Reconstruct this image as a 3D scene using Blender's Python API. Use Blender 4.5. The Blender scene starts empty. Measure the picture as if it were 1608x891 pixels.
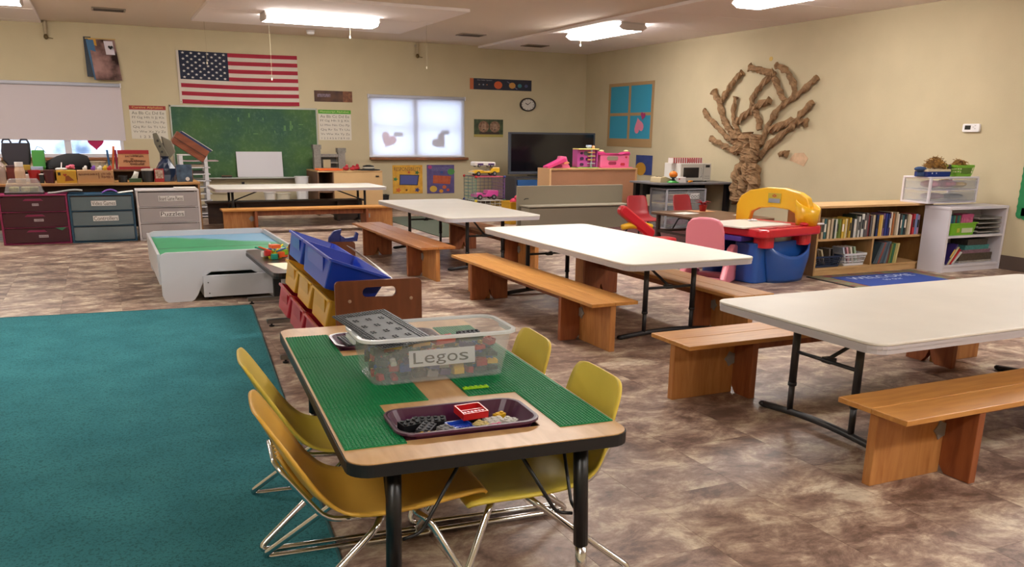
import bpy, math, random
from mathutils import Matrix, Vector
random.seed(7)
PI = math.pi
scene = bpy.context.scene
col = scene.collection

# ------------------------------------------------------------------ camera, world, exposure
cam_data = bpy.data.cameras.new('camera')
cam = bpy.data.objects.new('camera', cam_data)
col.objects.link(cam)
cam_data.sensor_width = 36.0
cam_data.lens = 36.0 * 1336.0 / 1608.0
cam_data.shift_y = 137.4 / 1608.0
cam_data.clip_start = 0.05
def camera_matrix(yaw, pitch, roll, loc):
    cy, sy, cp, sp = math.cos(yaw), math.sin(yaw), math.cos(pitch), math.sin(pitch)
    fwd = Vector((sy * cp, cy * cp, -sp)); right = Vector((cy, -sy, 0)); down = fwd.cross(right)
    cr, sr = math.cos(roll), math.sin(roll)
    r2 = cr * right + sr * down; d2 = -sr * right + cr * down
    up = -d2; back = -fwd
    return Matrix(((r2.x, up.x, back.x, loc[0]), (r2.y, up.y, back.y, loc[1]), (r2.z, up.z, back.z, loc[2]), (0, 0, 0, 1)))
cam.matrix_world = camera_matrix(0.443328, 0.271595, -0.012906, (0, 0, 1.30))
scene.camera = cam

world = bpy.data.worlds.new('winter_daylight'); scene.world = world
world.use_nodes = True
world.node_tree.nodes['Background'].inputs[0].default_value = (0.74, 0.86, 1.0, 1)
world.node_tree.nodes['Background'].inputs[1].default_value = 5.0
scene.view_settings.view_transform = 'Standard'
scene.view_settings.look = 'None'
scene.view_settings.gamma = 1.0
scene.view_settings.use_curve_mapping = False
scene.view_settings.exposure = 0.0
scene.cycles.use_denoising = True
scene.cycles.max_bounces = 8
scene.cycles.diffuse_bounces = 5
scene.cycles.caustics_reflective = False
scene.cycles.caustics_refractive = False
LAMP = 36.0

# ------------------------------------------------------------------ materials
def lin(h):
    h = h.lstrip('#'); c = [int(h[i:i + 2], 16) / 255 for i in (0, 2, 4)]
    return tuple((v / 12.92 if v <= .04045 else ((v + .055) / 1.055) ** 2.4) for v in c) + (1,)
MC = {}
def mat(hexc, rough=.5, metal=0, var=0, vscale=30, bump=0, bscale=200, spec=.5, alpha=None, trans=0, emit=0, coat=0, hex2=None):
    key = (hexc, rough, metal, var, vscale, bump, bscale, spec, alpha, trans, emit, coat, hex2)
    if key in MC: return MC[key]
    m = bpy.data.materials.new('m_' + hexc.strip('#')); m.use_nodes = True
    nt = m.node_tree; b = nt.nodes['Principled BSDF']; c = lin(hexc)
    b.inputs['Base Color'].default_value = c
    b.inputs['Roughness'].default_value = rough; b.inputs['Metallic'].default_value = metal
    b.inputs['Specular IOR Level'].default_value = spec
    if coat: b.inputs['Coat Weight'].default_value = coat; b.inputs['Coat Roughness'].default_value = .15
    if alpha is not None: b.inputs['Alpha'].default_value = alpha
    if trans: b.inputs['Transmission Weight'].default_value = trans
    if emit: b.inputs['Emission Color'].default_value = c; b.inputs['Emission Strength'].default_value = emit
    tc = None
    if var or hex2:
        tc = nt.nodes.new('ShaderNodeTexCoord'); n = nt.nodes.new('ShaderNodeTexNoise')
        n.inputs['Scale'].default_value = vscale; n.inputs['Detail'].default_value = 5
        nt.links.new(tc.outputs['Object'], n.inputs['Vector'])
        mx = nt.nodes.new('ShaderNodeMix'); mx.data_type = 'RGBA'
        c2 = lin(hex2) if hex2 else tuple(v * (1 + var) for v in c[:3]) + (1,)
        mx.inputs[6].default_value = c if hex2 else tuple(v * (1 - var) for v in c[:3]) + (1,)
        mx.inputs[7].default_value = c2
        rmp = nt.nodes.new('ShaderNodeMapRange'); rmp.inputs[1].default_value = .35; rmp.inputs[2].default_value = .65
        nt.links.new(n.outputs['Fac'], rmp.inputs[0]); nt.links.new(rmp.outputs[0], mx.inputs[0])
        nt.links.new(mx.outputs[2], b.inputs['Base Color'])
    if bump:
        tc = tc or nt.nodes.new('ShaderNodeTexCoord'); n = nt.nodes.new('ShaderNodeTexNoise')
        n.inputs['Scale'].default_value = bscale; n.inputs['Detail'].default_value = 3
        bp = nt.nodes.new('ShaderNodeBump'); bp.inputs['Strength'].default_value = bump; bp.inputs['Distance'].default_value = .01
        nt.links.new(tc.outputs['Object'], n.inputs['Vector']); nt.links.new(n.outputs['Fac'], bp.inputs['Height'])
        nt.links.new(bp.outputs[0], b.inputs['Normal'])
    MC[key] = m
    return m
def wood(name, c1, c2, stretch=(1, 12, 12), scale=2.5, rough=.42, knots=None):
    m = bpy.data.materials.new(name); m.use_nodes = True; nt = m.node_tree; b = nt.nodes['Principled BSDF']
    tc = nt.nodes.new('ShaderNodeTexCoord'); mp = nt.nodes.new('ShaderNodeMapping'); mp.inputs['Scale'].default_value = stretch
    oi = nt.nodes.new('ShaderNodeObjectInfo'); ad = nt.nodes.new('ShaderNodeVectorMath'); ad.operation = 'ADD'
    cb = nt.nodes.new('ShaderNodeCombineXYZ'); mu = nt.nodes.new('ShaderNodeMath'); mu.operation = 'MULTIPLY'; mu.inputs[1].default_value = 37
    nt.links.new(oi.outputs['Random'], mu.inputs[0]); nt.links.new(mu.outputs[0], cb.inputs[0]); nt.links.new(mu.outputs[0], cb.inputs[2])
    nt.links.new(tc.outputs['Object'], mp.inputs[0]); nt.links.new(mp.outputs[0], ad.inputs[0]); nt.links.new(cb.outputs[0], ad.inputs[1])
    n = nt.nodes.new('ShaderNodeTexNoise'); n.inputs['Scale'].default_value = scale; n.inputs['Detail'].default_value = 6; n.inputs['Distortion'].default_value = .6
    nt.links.new(ad.outputs[0], n.inputs['Vector'])
    r = nt.nodes.new('ShaderNodeValToRGB'); r.color_ramp.elements[0].position = .3; r.color_ramp.elements[1].position = .7
    r.color_ramp.elements[0].color = lin(c2); r.color_ramp.elements[1].color = lin(c1)
    nt.links.new(n.outputs['Fac'], r.inputs[0]); out = r.outputs[0]
    if knots:
        v = nt.nodes.new('ShaderNodeTexVoronoi'); v.inputs['Scale'].default_value = knots
        mp2 = nt.nodes.new('ShaderNodeMapping'); mp2.inputs['Scale'].default_value = tuple(.45 + .55 * min(1, s / 12) for s in stretch)
        nt.links.new(tc.outputs['Object'], mp2.inputs[0]); nt.links.new(mp2.outputs[0], v.inputs['Vector'])
        kr = nt.nodes.new('ShaderNodeMapRange'); kr.inputs[1].default_value = .03; kr.inputs[2].default_value = .09
        nt.links.new(v.outputs['Distance'], kr.inputs[0])
        mx = nt.nodes.new('ShaderNodeMix'); mx.data_type = 'RGBA'; mx.inputs[6].default_value = lin('#6a3a1a')
        nt.links.new(kr.outputs[0], mx.inputs[0]); nt.links.new(out, mx.inputs[7]); out = mx.outputs[2]
    nt.links.new(out, b.inputs['Base Color']); b.inputs['Roughness'].default_value = rough
    return m
def glassy(hexc, alpha=.25, rough=.2):
    """thin translucent plastic: a mix of a see-through and a milky layer"""
    key = ('g', hexc, alpha, rough)
    if key in MC: return MC[key]
    m = bpy.data.materials.new('clear_plastic'); m.use_nodes = True; nt = m.node_tree
    b = nt.nodes['Principled BSDF']; b.inputs['Base Color'].default_value = lin(hexc); b.inputs['Roughness'].default_value = rough
    b.inputs['Alpha'].default_value = alpha
    MC[key] = m
    return m

CHROME = mat('#d8d8da', .12, 1)
STEEL = mat('#8d8a86', .35, 1)
BLACKM = mat('#17171a', .4)
DARKGREY = mat('#2b2a2d', .45)
WHITEP = mat('#e6e4e6', .4)
WHITE = mat('#f0eeea', .5)
PAPER = mat('#eeece6', .8)
INK = mat('#1c1a1c', .7)
KRAFT = mat('#8f7254', .9, var=.25, vscale=14, bump=.9, bscale=26, spec=.2)

# ------------------------------------------------------------------ geometry helpers
class MB:
    def __init__(s): s.v = []; s.f = []
    def add(s, vs, fs):
        o = len(s.v); s.v += [tuple(p) for p in vs]; s.f += [tuple(i + o for i in f) for f in fs]; return s
    def b(s, x0, x1, y0, y1, z0, z1, M=None):
        vs = [(x, y, z) for z in (z0, z1) for y in (y0, y1) for x in (x0, x1)]
        if M is not None: vs = [tuple(M @ Vector(p)) for p in vs]
        return s.add(vs, [(0, 2, 3, 1), (4, 5, 7, 6), (0, 1, 5, 4), (2, 6, 7, 3), (0, 4, 6, 2), (1, 3, 7, 5)])
    def c(s, cx, cy, cz, sx, sy, sz, M=None): return s.b(cx - sx / 2, cx + sx / 2, cy - sy / 2, cy + sy / 2, cz - sz / 2, cz + sz / 2, M)
    def prism(s, poly, a0, a1, plane='xy', M=None):
        n = len(poly)
        def P(p, a):
            q = {'xy': (p[0], p[1], a), 'xz': (p[0], a, p[1]), 'yz': (a, p[0], p[1])}[plane]
            return tuple(M @ Vector(q)) if M is not None else q
        vs = [P(p, a0) for p in poly] + [P(p, a1) for p in poly]
        fs = [tuple(range(n - 1, -1, -1)), tuple(range(n, 2 * n))] + [(i, (i + 1) % n, n + (i + 1) % n, n + i) for i in range(n)]
        return s.add(vs, fs)
    def loft(s, rings, cap=True):
        """rings: lists of equal length of 3-D points, joined in order"""
        n = len(rings[0]); vs = [p for r in rings for p in r]; fs = []
        for k in range(len(rings) - 1):
            for i in range(n):
                j = (i + 1) % n; fs.append((k * n + i, k * n + j, (k + 1) * n + j, (k + 1) * n + i))
        if cap: fs += [tuple(range(n - 1, -1, -1)), tuple(range((len(rings) - 1) * n, len(rings) * n))]
        return s.add(vs, fs)
    def tube(s, pts, r, n=8, radii=None):
        pts = [Vector(p) for p in pts]; rings = []; prev = None
        for i, p in enumerate(pts):
            d = (pts[min(i + 1, len(pts) - 1)] - pts[max(i - 1, 0)]).normalized()
            a = prev if prev is not None else (Vector((0, 0, 1)) if abs(d.z) < .9 else Vector((1, 0, 0)))
            u = (a - d * a.dot(d)).normalized(); prev = u; w = d.cross(u)
            rr = radii[i] if radii else r
            rings.append([tuple(p + rr * (math.cos(t) * u + math.sin(t) * w)) for t in [2 * PI * k / n for k in range(n)]])
        return s.loft(rings)
    def lathe(s, prof, cx=0, cy=0, cz=0, n=16, M=None):
        rings = [[(cx + r * math.cos(2 * PI * k / n), cy + r * math.sin(2 * PI * k / n), cz + z) for k in range(n)] for r, z in prof]
        if M is not None: rings = [[tuple(M @ Vector(p)) for p in r] for r in rings]
        return s.loft(rings)
    def ball(s, cx, cy, cz, rx, ry=None, rz=None, n=12, m=7):
        ry = ry or rx; rz = rz or rx
        rings = []
        for j in range(m + 1):
            t = PI * j / m; q = max(math.sin(t), .02)
            rings.append([(cx + rx * q * math.cos(2 * PI * k / n), cy + ry * q * math.sin(2 * PI * k / n), cz - rz * math.cos(t)) for k in range(n)])
        return s.loft(rings)
    def sheet(s, fn, nu, nv):
        vs = [fn(i / nu, j / nv) for j in range(nv + 1) for i in range(nu + 1)]
        return s.add(vs, [(j * (nu + 1) + i, j * (nu + 1) + i + 1, (j + 1) * (nu + 1) + i + 1, (j + 1) * (nu + 1) + i) for j in range(nv) for i in range(nu)])
    def poly(s, pts): return s.add(pts, [tuple(range(len(pts)))])
    def build(s, name, m, parent=None, smooth=False, solid=0, bevel=0, offset=-1, sub=0):
        me = bpy.data.meshes.new(name); me.from_pydata(s.v, [], s.f); me.update()
        if smooth: me.shade_smooth()
        me.materials.append(m)
        o = bpy.data.objects.new(name, me); col.objects.link(o)
        if parent is not None: o.parent = parent
        if solid: md = o.modifiers.new('thick', 'SOLIDIFY'); md.thickness = solid; md.offset = offset
        if bevel: md = o.modifiers.new('edge', 'BEVEL'); md.width = bevel; md.segments = 2; md.limit_method = 'ANGLE'; md.angle_limit = .6
        if sub: md = o.modifiers.new('round', 'SUBSURF'); md.levels = sub; md.render_levels = sub
        return o
def rrect(x0, x1, y0, y1, r, n=5):
    p = []
    for cx, cy, a in ((x1 - r, y0 + r, -PI / 2), (x1 - r, y1 - r, 0), (x0 + r, y1 - r, PI / 2), (x0 + r, y0 + r, PI)):
        for k in range(n + 1): p.append((cx + r * math.cos(a + PI / 2 * k / n), cy + r * math.sin(a + PI / 2 * k / n)))
    return p
def fillet(pts, r, n=4):
    pts = [Vector(p) for p in pts]; out = [pts[0]]
    for i in range(1, len(pts) - 1):
        a, b_, c = pts[i - 1], pts[i], pts[i + 1]; d1 = (a - b_); d2 = (c - b_); k = min(r, d1.length * .45, d2.length * .45)
        p, q = b_ + d1.normalized() * k, b_ + d2.normalized() * k
        for t in [j / n for j in range(n + 1)]: out.append((1 - t) ** 2 * p + 2 * t * (1 - t) * b_ + t * t * q)
    return out + [pts[-1]]
def tag(o, label, cat, group=None):
    o['label'] = label; o['category'] = cat
    if group: o['group'] = group
    return o
def thing(name, label, cat, loc=(0, 0, 0), rz=0, group=None):
    o = bpy.data.objects.new(name, None); col.objects.link(o); o.empty_display_size = .1
    o.location = loc; o.rotation_euler = (0, 0, rz)
    return tag(o, label, cat, group)
def struct(o): o['kind'] = 'structure'; return o
def copy_tree(root, loc, rz, label, group=None):
    r = root.copy(); col.objects.link(r); r.location = loc; r.rotation_euler = (0, 0, rz); r['label'] = label
    if group: r['group'] = group
    for ch in list(root.children):
        c = ch.copy(); col.objects.link(c); c.parent = r
        for g in list(ch.children):
            d = g.copy(); col.objects.link(d); d.parent = c
    return r
def scribble(name, m, parent, x0, x1, z0, z1, y, seed=1):
    """handwriting too small to read: a thin looping pen line in the local xz plane"""
    g = random.Random(seed); n = max(8, int((x1 - x0) / (z1 - z0) * 5)); q = MB(); t = (z1 - z0) * .07; p = None
    for k in range(n + 1):
        c = (x0 + (x1 - x0) * k / n + g.uniform(-.2, .2) * (x1 - x0) / n, (z0 if k % 2 else z1) + g.uniform(-.3, .3) * (z1 - z0) * (1 if k % 2 else -1) * .8)
        if p and g.random() > .12: q.prism([(p[0] - t, p[1]), (p[0] + t, p[1] - t), (c[0] + t, c[1]), (c[0] - t, c[1] + t)], y - .0006, y, 'xz')
        p = c
    o = q.build(name, m, parent); o['kind'] = 'stuff'
    return o
def text(body, name, m, parent, x0, x1, z0, z1, y, plane='xz', flip=False):
    """flat lettering in the local xz plane (reads from -y), yz (reads from -x) or xy (reads from above), stretched to the given box"""
    cu = bpy.data.curves.new('t', 'FONT'); cu.body = body; cu.resolution_u = 3
    o = bpy.data.objects.new('t', cu); col.objects.link(o)
    bpy.context.view_layer.update()
    me = bpy.data.meshes.new_from_object(o)
    bpy.data.objects.remove(o); bpy.data.curves.remove(cu)
    xs = [v.co.x for v in me.vertices]; ys = [v.co.y for v in me.vertices]
    ax, bx_, ay, by = min(xs), max(xs), min(ys), max(ys)
    for v in me.vertices:
        a = x0 + (v.co.x - ax) / (bx_ - ax) * (x1 - x0); c = z0 + (v.co.y - ay) / (by - ay) * (z1 - z0)
        v.co = {'xz': (a, y, c), 'yz': (y, a, c), 'xy': (a, c, y)}[plane]
    me.name = name; me.materials.clear(); me.materials.append(m)
    o = bpy.data.objects.new(name, me); col.objects.link(o)
    if len(body) > 1: o['kind'] = 'stuff'
    if parent is not None: o.parent = parent
    return o
# ================================================================== THE SETTING
XL, XR, YF, YB, ZC = -2.6, 8.457, -2.4, 14.713, 2.79
def wall_mat(h):
    return mat(h, .75, var=.035, vscale=2.2, bump=.12, bscale=90, spec=.2)
WALL = wall_mat('#c0b496'); CEIL = mat('#dccfc0', .9, bump=.15, bscale=60, spec=.1); CEILP = mat('#ece4e2', .85, spec=.1)

def floor_mat():
    m = bpy.data.materials.new('mottled_vinyl'); m.use_nodes = True; nt = m.node_tree; b = nt.nodes['Principled BSDF']; L = nt.links.new
    tc = nt.nodes.new('ShaderNodeNewGeometry'); oi = nt.nodes.new('ShaderNodeObjectInfo')
    mu = nt.nodes.new('ShaderNodeVectorMath'); mu.operation = 'MULTIPLY'; mu.inputs[1].default_value = (.75, 1.1, 1)
    L(tc.outputs['Position'], mu.inputs[0])
    sc = nt.nodes.new('ShaderNodeMath'); sc.operation = 'MULTIPLY'; sc.inputs[1].default_value = .5
    L(oi.outputs['Random'], sc.inputs[0])
    cb = nt.nodes.new('ShaderNodeCombineXYZ'); L(sc.outputs[0], cb.inputs[2])
    ad = nt.nodes.new('ShaderNodeVectorMath'); ad.operation = 'ADD'; L(mu.outputs[0], ad.inputs[0]); L(cb.outputs[0], ad.inputs[1])
    n1 = nt.nodes.new('ShaderNodeTexNoise'); n1.inputs['Scale'].default_value = 5.2; n1.inputs['Detail'].default_value = 13; n1.inputs['Roughness'].default_value = .74; n1.inputs['Distortion'].default_value = .35
    n2 = nt.nodes.new('ShaderNodeTexNoise'); n2.inputs['Scale'].default_value = 13; n2.inputs['Detail'].default_value = 10; n2.inputs['Roughness'].default_value = .75
    L(ad.outputs[0], n1.inputs['Vector']); L(ad.outputs[0], n2.inputs['Vector'])
    r = nt.nodes.new('ShaderNodeValToRGB'); e = r.color_ramp.elements
    e[0].position = .39; e[0].color = lin('#6c564b'); e[1].position = .62; e[1].color = lin('#dccfb8')
    for p, h in ((.45, '#8b7164'), (.505, '#a38a7a'), (.555, '#bda893')):
        k = e.new(p); k.color = lin(h)
    L(n1.outputs['Fac'], r.inputs[0])
    r2 = nt.nodes.new('ShaderNodeValToRGB'); r2.color_ramp.elements[0].position = .35; r2.color_ramp.elements[0].color = lin('#92807a'); r2.color_ramp.elements[1].position = .68; r2.color_ramp.elements[1].color = (1, 1, 1, 1)
    L(n2.outputs['Fac'], r2.inputs[0])
    mx = nt.nodes.new('ShaderNodeMix'); mx.data_type = 'RGBA'; mx.blend_type = 'MULTIPLY'; mx.inputs[0].default_value = .4
    L(r.outputs[0], mx.inputs[6]); L(r2.outputs[0], mx.inputs[7]); L(mx.outputs[2], b.inputs['Base Color'])
    b.inputs['Roughness'].default_value = .42; b.inputs['Specular IOR Level'].default_value = .35
    bp = nt.nodes.new('ShaderNodeBump'); bp.inputs['Strength'].default_value = .08; bp.inputs['Distance'].default_value = .004
    L(n2.outputs['Fac'], bp.inputs['Height']); L(bp.outputs[0], b.inputs['Normal'])
    return m
FLOOR = floor_mat()
TW, TL = .415, .80
YT = 9.62
fl = MB().b(XL, XR, YF, YT, -.1, -.004).b(XL, XR, YT, YB, -.1, 0).build('floor', FLOOR); struct(fl)
tiles = []
i = 0
xx = 1.70 - TW * 12
while xx < XR:
    off = -.80 + (.40 if i % 2 else 0) + .02
    y = off - 1.6
    while y < YT:
        x0, x1, y0, y1 = max(xx, XL), min(xx + TW, XR), max(y, YF), min(y + TL, YT)
        if x1 - x0 > .03 and y1 - y0 > .03: tiles.append((x0, x1, y0, y1))
        y += TL
    xx += TW; i += 1
def seen(t):
    cx, cy = (t[0] + t[1]) / 2, (t[2] + t[3]) / 2
    ok = cy > 1.1 and cx < .6 + 1.18 * cy and cx > -.45 - .16 * cy + .12 * max(0, cy - 6)
    return (0 if ok else 100) + math.hypot(cx, cy)
tiles.sort(key=seen)
rest = MB(); tile_me = {}
for k, (x0, x1, y0, y1) in enumerate(tiles):
    if k < 298:
        key = (round(x1 - x0, 3), round(y1 - y0, 3)); g = .0006
        if key not in tile_me:
            w, l = key; q = rrect(-w / 2 + g, w / 2 - g, -l / 2 + g, l / 2 - g, .002, 1)
            o = MB().prism(q, -.0039, 0).build('tile', FLOOR, fl); tile_me[key] = o.data
        else:
            o = bpy.data.objects.new('tile', tile_me[key]); col.objects.link(o); o.parent = fl
        o.location = ((x0 + x1) / 2, (y0 + y1) / 2, 0)
    else: rest.b(x0 + .0012, x1 - .0012, y0 + .0012, y1 - .0012, -.0039, 0)
o = rest.build('tile', FLOOR, fl); o['kind'] = 'stuff'

# back wall with two window openings
W1 = (4.235, 5.955, .885, 1.885); W2 = (-1.75, .365, .885, 1.93)
wb = MB()
for x0, x1, z0, z1 in ((XL - .2, W2[0], 0, 2.9), (W2[0], W2[1], 0, W2[2]), (W2[0], W2[1], W2[3], 2.9), (W2[1], W1[0], 0, 2.9),
                       (W1[0], W1[1], 0, W1[2]), (W1[0], W1[1], W1[3], 2.9), (W1[1], XR + .2, 0, 2.9)):
    wb.b(x0, x1, YB, YB + .16, z0, z1)
struct(wb.build('wall_back', WALL))
struct(MB().b(XR, XR + .16, YF - .2, YB, 0, 2.9).build('wall_right', WALL))
struct(MB().b(XL - .16, XL, YF - .2, YB, 0, 2.9).build('wall_left', WALL))
struct(MB().b(XL, XR, YF - .16, YF, 0, 2.9).build('wall_front', WALL))
struct(MB().b(XL - .2, XR + .2, YF - .2, YB + .2, ZC, ZC + .12).build('ceiling', CEIL))
BASEB = mat('#55463e', .6)
struct(MB().b(XR - .012, XR, YF, YB, 0, .145).build('baseboard_right', BASEB, bevel=.004))
struct(MB().b(XL, XR - .012, YB - .012, YB, 0, .145).build('baseboard_back', BASEB, bevel=.004))
# lighter panels hung just under the ceiling, with a thin batten seam between the sheets
def ceil_panel(name, x0, x1, y0, y1):
    p = struct(MB().b(x0, x1, y0, y1, 2.752, ZC).build(name, CEILP, bevel=.004))
    y = y0 + 1.3
    while y < y1 - .3:
        MB().b(x0 + .02, x1 - .02, y - .012, y + .012, 2.7495, 2.752).build('seam_strip', CEILP, p); y += 1.3
ceil_panel('trim_1', 1.345, 4.35, 10.5, 13.3)
ceil_panel('trim_2', 6.24, XR, YF, YB)
ceil_panel('trim_3', XL, -.55, 10.5, YB)
ceil_panel('trim_4', 1.345, 4.35, 4.2, 7.6)
ceil_panel('trim_5', 1.345, 4.35, -2.0, 1.2)

# windows
VINYL = mat('#d3d2da', .4)
PANE = glassy('#e8f2ff', .12, .05)
SILL = wood('stained_sill', '#8d5a33', '#6a3d20', (2, 14, 14), 3)
def window(name, w, bars, rail):
    x0, x1, z0, z1 = w
    m = MB(); t = .05
    for a in ((x0, x1, z0, z0 + t), (x0, x1, z1 - t, z1), (x0, x0 + t, z0 + t, z1 - t), (x1 - t, x1, z0 + t, z1 - t)):
        m.b(a[0], a[1], YB + .015, YB + .13, a[2], a[3])
    root = struct(m.build(name, VINYL))
    for bx in bars: MB().b(bx - .045, bx + .045, YB + .015, YB + .13, z0 + t, z1 - t).build('mullion', VINYL, root)
    edges = [x0 + t] + [q for b_ in bars for q in (b_ - .045, b_ + .045)] + [x1 - t]
    for k in range(0, len(edges), 2):
        MB().b(edges[k], edges[k + 1], YB + .06, YB + .12, rail - .025, rail + .025).build('meeting_rail', VINYL, root)
        MB().b(edges[k], edges[k + 1], YB + .088, YB + .092, z0 + t, rail - .025).build('pane', PANE, root)
        MB().b(edges[k], edges[k + 1], YB + .088, YB + .092, rail + .025, z1 - t).build('pane', PANE, root)
    MB().b(x0 - .02, x1 + .07, YB - .09, YB + .05, z0 - .045, z0).build('sill', SILL, root, bevel=.006)
    return root
window('window_1', W1, [5.06], 1.42)
window('window_2', W2, [-.40], 1.42)
# snowy ground and frosty shrubs outside, seen under the left blind
SNOW = mat('#e8eef8', .9)
struct(MB().sheet(lambda u, v: (-9 + 20 * u, YB + 6 + .6 * math.sin(9 * u) + .8 * v, -.45 + 2.4 * v + .2 * math.sin(31 * u) * v), 40, 6).build('trim_6', mat('#33506e', .9, hex2='#dfe8f4', vscale=1.5)))
struct(MB().b(-9, 14, YB + .3, YB + 9, -.5, -.4).build('ground', SNOW))
def heart(cx, cz, s, rot=0):
    pts = []
    for k in range(22):
        t = 2 * PI * k / 22; x = 16 * math.sin(t) ** 3 / 17; z = (13 * math.cos(t) - 5 * math.cos(2 * t) - 2 * math.cos(3 * t) - math.cos(4 * t)) / 17
        pts.append((cx + s * (x * math.cos(rot) - z * math.sin(rot)), cz + s * (x * math.sin(rot) + z * math.cos(rot))))
    return pts[::-1]
def shade(name, label, x0, x1, z0, z1, y, tr, colr):
    root = thing(name, label, 'window blind', ((x0 + x1) / 2, y, z0))
    m = bpy.data.materials.new('shade_cloth'); m.use_nodes = True; nt = m.node_tree; b = nt.nodes['Principled BSDF']
    b.inputs['Base Color'].default_value = lin(colr); b.inputs['Roughness'].default_value = .9
    t = nt.nodes.new('ShaderNodeBsdfTranslucent'); t.inputs[0].default_value = lin(colr)
    mx = nt.nodes.new('ShaderNodeMixShader'); mx.inputs[0].default_value = tr
    nt.links.new(b.outputs[0], mx.inputs[1]); nt.links.new(t.outputs[0], mx.inputs[2]); nt.links.new(mx.outputs[0], nt.nodes['Material Output'].inputs[0])
    h = z1 - z0; w = x1 - x0
    MB().b(-w / 2, w / 2, -.001, .001, .02, h - .03).build('shade_cloth', m, root)
    MB().b(-w / 2, w / 2, -.008, .008, 0, .022).build('hem_bar', mat(colr, .6), root)
    MB().tube([(-w / 2, -.02, h - .03), (w / 2, -.02, h - .03)], .026, 10).build('roller', mat('#bfc3d2', .4), root, smooth=True)
    for sx in (-1, 1): MB().b(sx * w / 2 - .008, sx * w / 2 + .008, -.045, .01, h - .065, h + .0).build('bracket', VINYL, root)
    return root
shade('roller_blind', 'translucent white roller blind glowing over the double window above the wooden sill', 4.215, 5.975, .895, 1.925, YB - .012, .62, '#f2f3f8')
shade('roller_blind', 'grey roller blind half drawn over the window behind the cluttered desk', -1.8, .40, 1.13, 1.96, YB - .012, .10, '#cfc6ca')
PINKP = mat('#e0576a', .8); MAUVE = mat('#8a4a55', .8)
for (cx, cz, s, ro, m_, lab) in ((4.56, 1.18, .15, -.5, glassy('#f08088', .6, .8), 'pink paper heart on the left pane behind the glowing blind'),
                                (5.50, 1.16, .15, .75, glassy('#a86a66', .7, .8), 'dull red paper heart on the right pane behind the glowing blind')):
    h_ = thing('paper_heart', lab, 'paper heart', (cx, YB + .004, cz), 0, 'paper hearts stuck to the window panes')
    MB().prism(heart(0, 0, s, ro), -.001, .001, 'xz').build('heart', m_, h_)
    d = Vector((math.sin(-ro) * 0 + s * math.cos(ro + .8), s * math.sin(ro + .8)))
    MB().prism(rrect(d.x * .55 + .02, d.x * .55 + .19, d.y * .6 + .03, d.y * .6 + .10, .03, 3), -.004, -.002, 'xz').build('paper_scrap', glassy('#7a6a88', .6, .8), h_)
tag(MB().prism(heart(-.02, 1.10, .12), YB + .006, YB + .008, 'xz').build('paper_heart', mat('#b01a58', .8)), 'magenta paper heart hanging below the grey blind in the window', 'paper heart', 'paper hearts stuck to the window panes')

# ceiling light fixtures
def diffuser_mat():
    m = bpy.data.materials.new('lit_diffuser'); m.use_nodes = True; nt = m.node_tree
    b = nt.nodes['Principled BSDF']; b.inputs['Base Color'].default_value = (.9, .9, .9, 1)
    b.inputs['Emission Color'].default_value = lin('#fff9f3'); b.inputs['Emission Strength'].default_value = LAMP
    return m
DIFF = diffuser_mat()
def fixture(x, y, z, rz, label):
    r = thing('ceiling_light', label, 'ceiling light', (x, y, z), rz, 'fluorescent ceiling lights')
    L, W = 1.48, .44
    pr = [(-W / 2 + .035, -.02), (W / 2 - .035, -.02), (W / 2, -.06), (W / 2 - .07, -.10), (-W / 2 + .07, -.10), (-W / 2, -.06)]
    MB().b(-L / 2, L / 2, -W / 2 + .03, W / 2 - .03, -.02, 0).build('housing', mat('#b9b4b4', .5), r)
    MB().prism(pr, -L / 2 + .02, L / 2 - .02, 'yz').build('diffuser', DIFF, r)
    for sx in (-1, 1): MB().prism(pr, sx * (L / 2 - .02), sx * L / 2, 'yz').build('end_cap', mat('#c9c3c0', .5), r)
    return r
ZP = 2.752
fixture(2.80, 11.85, ZP, 0, 'lit fluorescent ceiling light hanging broadside above the chalkboard end')
fixture(6.62, 11.05, ZP, PI / 2, 'lit fluorescent ceiling light nearest the back right corner')
fixture(6.58, 7.25, ZP, PI / 2, 'lit fluorescent ceiling light cut by the top edge above the paper tree')
fixture(-1.35, 11.85, ZP, 0, 'lit fluorescent ceiling light peeking in at the top left corner')
for (x, y, r_, zp, lab) in ((6.58, 3.4, PI / 2, ZP, 'ceiling light over the near right tables'), (6.58, -.4, PI / 2, ZP, 'ceiling light by the right wall behind the viewer'),
                        (2.8, 5.9, 0, ZP, 'ceiling light over the middle of the room'), (2.8, -.4, 0, ZP, 'ceiling light in the middle behind the viewer'), (-1.35, 5.9, 0, ZC, 'ceiling light over the teal rug'), (-1.35, -.4, 0, ZC, 'ceiling light by the left wall behind the viewer')):
    fixture(x, y, zp, r_, lab)

def vent(x, y, z, label):
    r = thing('ceiling_vent', label, 'vent', (x, y, z), 0, 'dark ceiling vents')
    MB().b(-.2, .2, -.15, .15, -.004, 0).build('backing', mat('#2a2422', .8), r)
    for a in ((-.2, .2, -.15, -.13), (-.2, .2, .13, .15), (-.2, -.18, -.13, .13), (.18, .2, -.13, .13)):
        MB().b(a[0], a[1], a[2], a[3], -.012, -.004).build('frame', mat('#9a8c7c', .6), r)
    for k in range(6):
        yy = -.105 + k * .042
        MB().b(-.175, .175, yy - .006, yy + .006, -.014, -.005).build('slat', mat('#54483f', .6), r)
vent(.31, 12.95, ZC, 'dark slatted ceiling vent above the hanging dark poster')
vent(5.46, 13.15, ZC, 'dark slatted ceiling vent left of the corner ceiling light')
vent(6.88, 13.75, ZP, 'small ceiling vent closest to the back wall')

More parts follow.
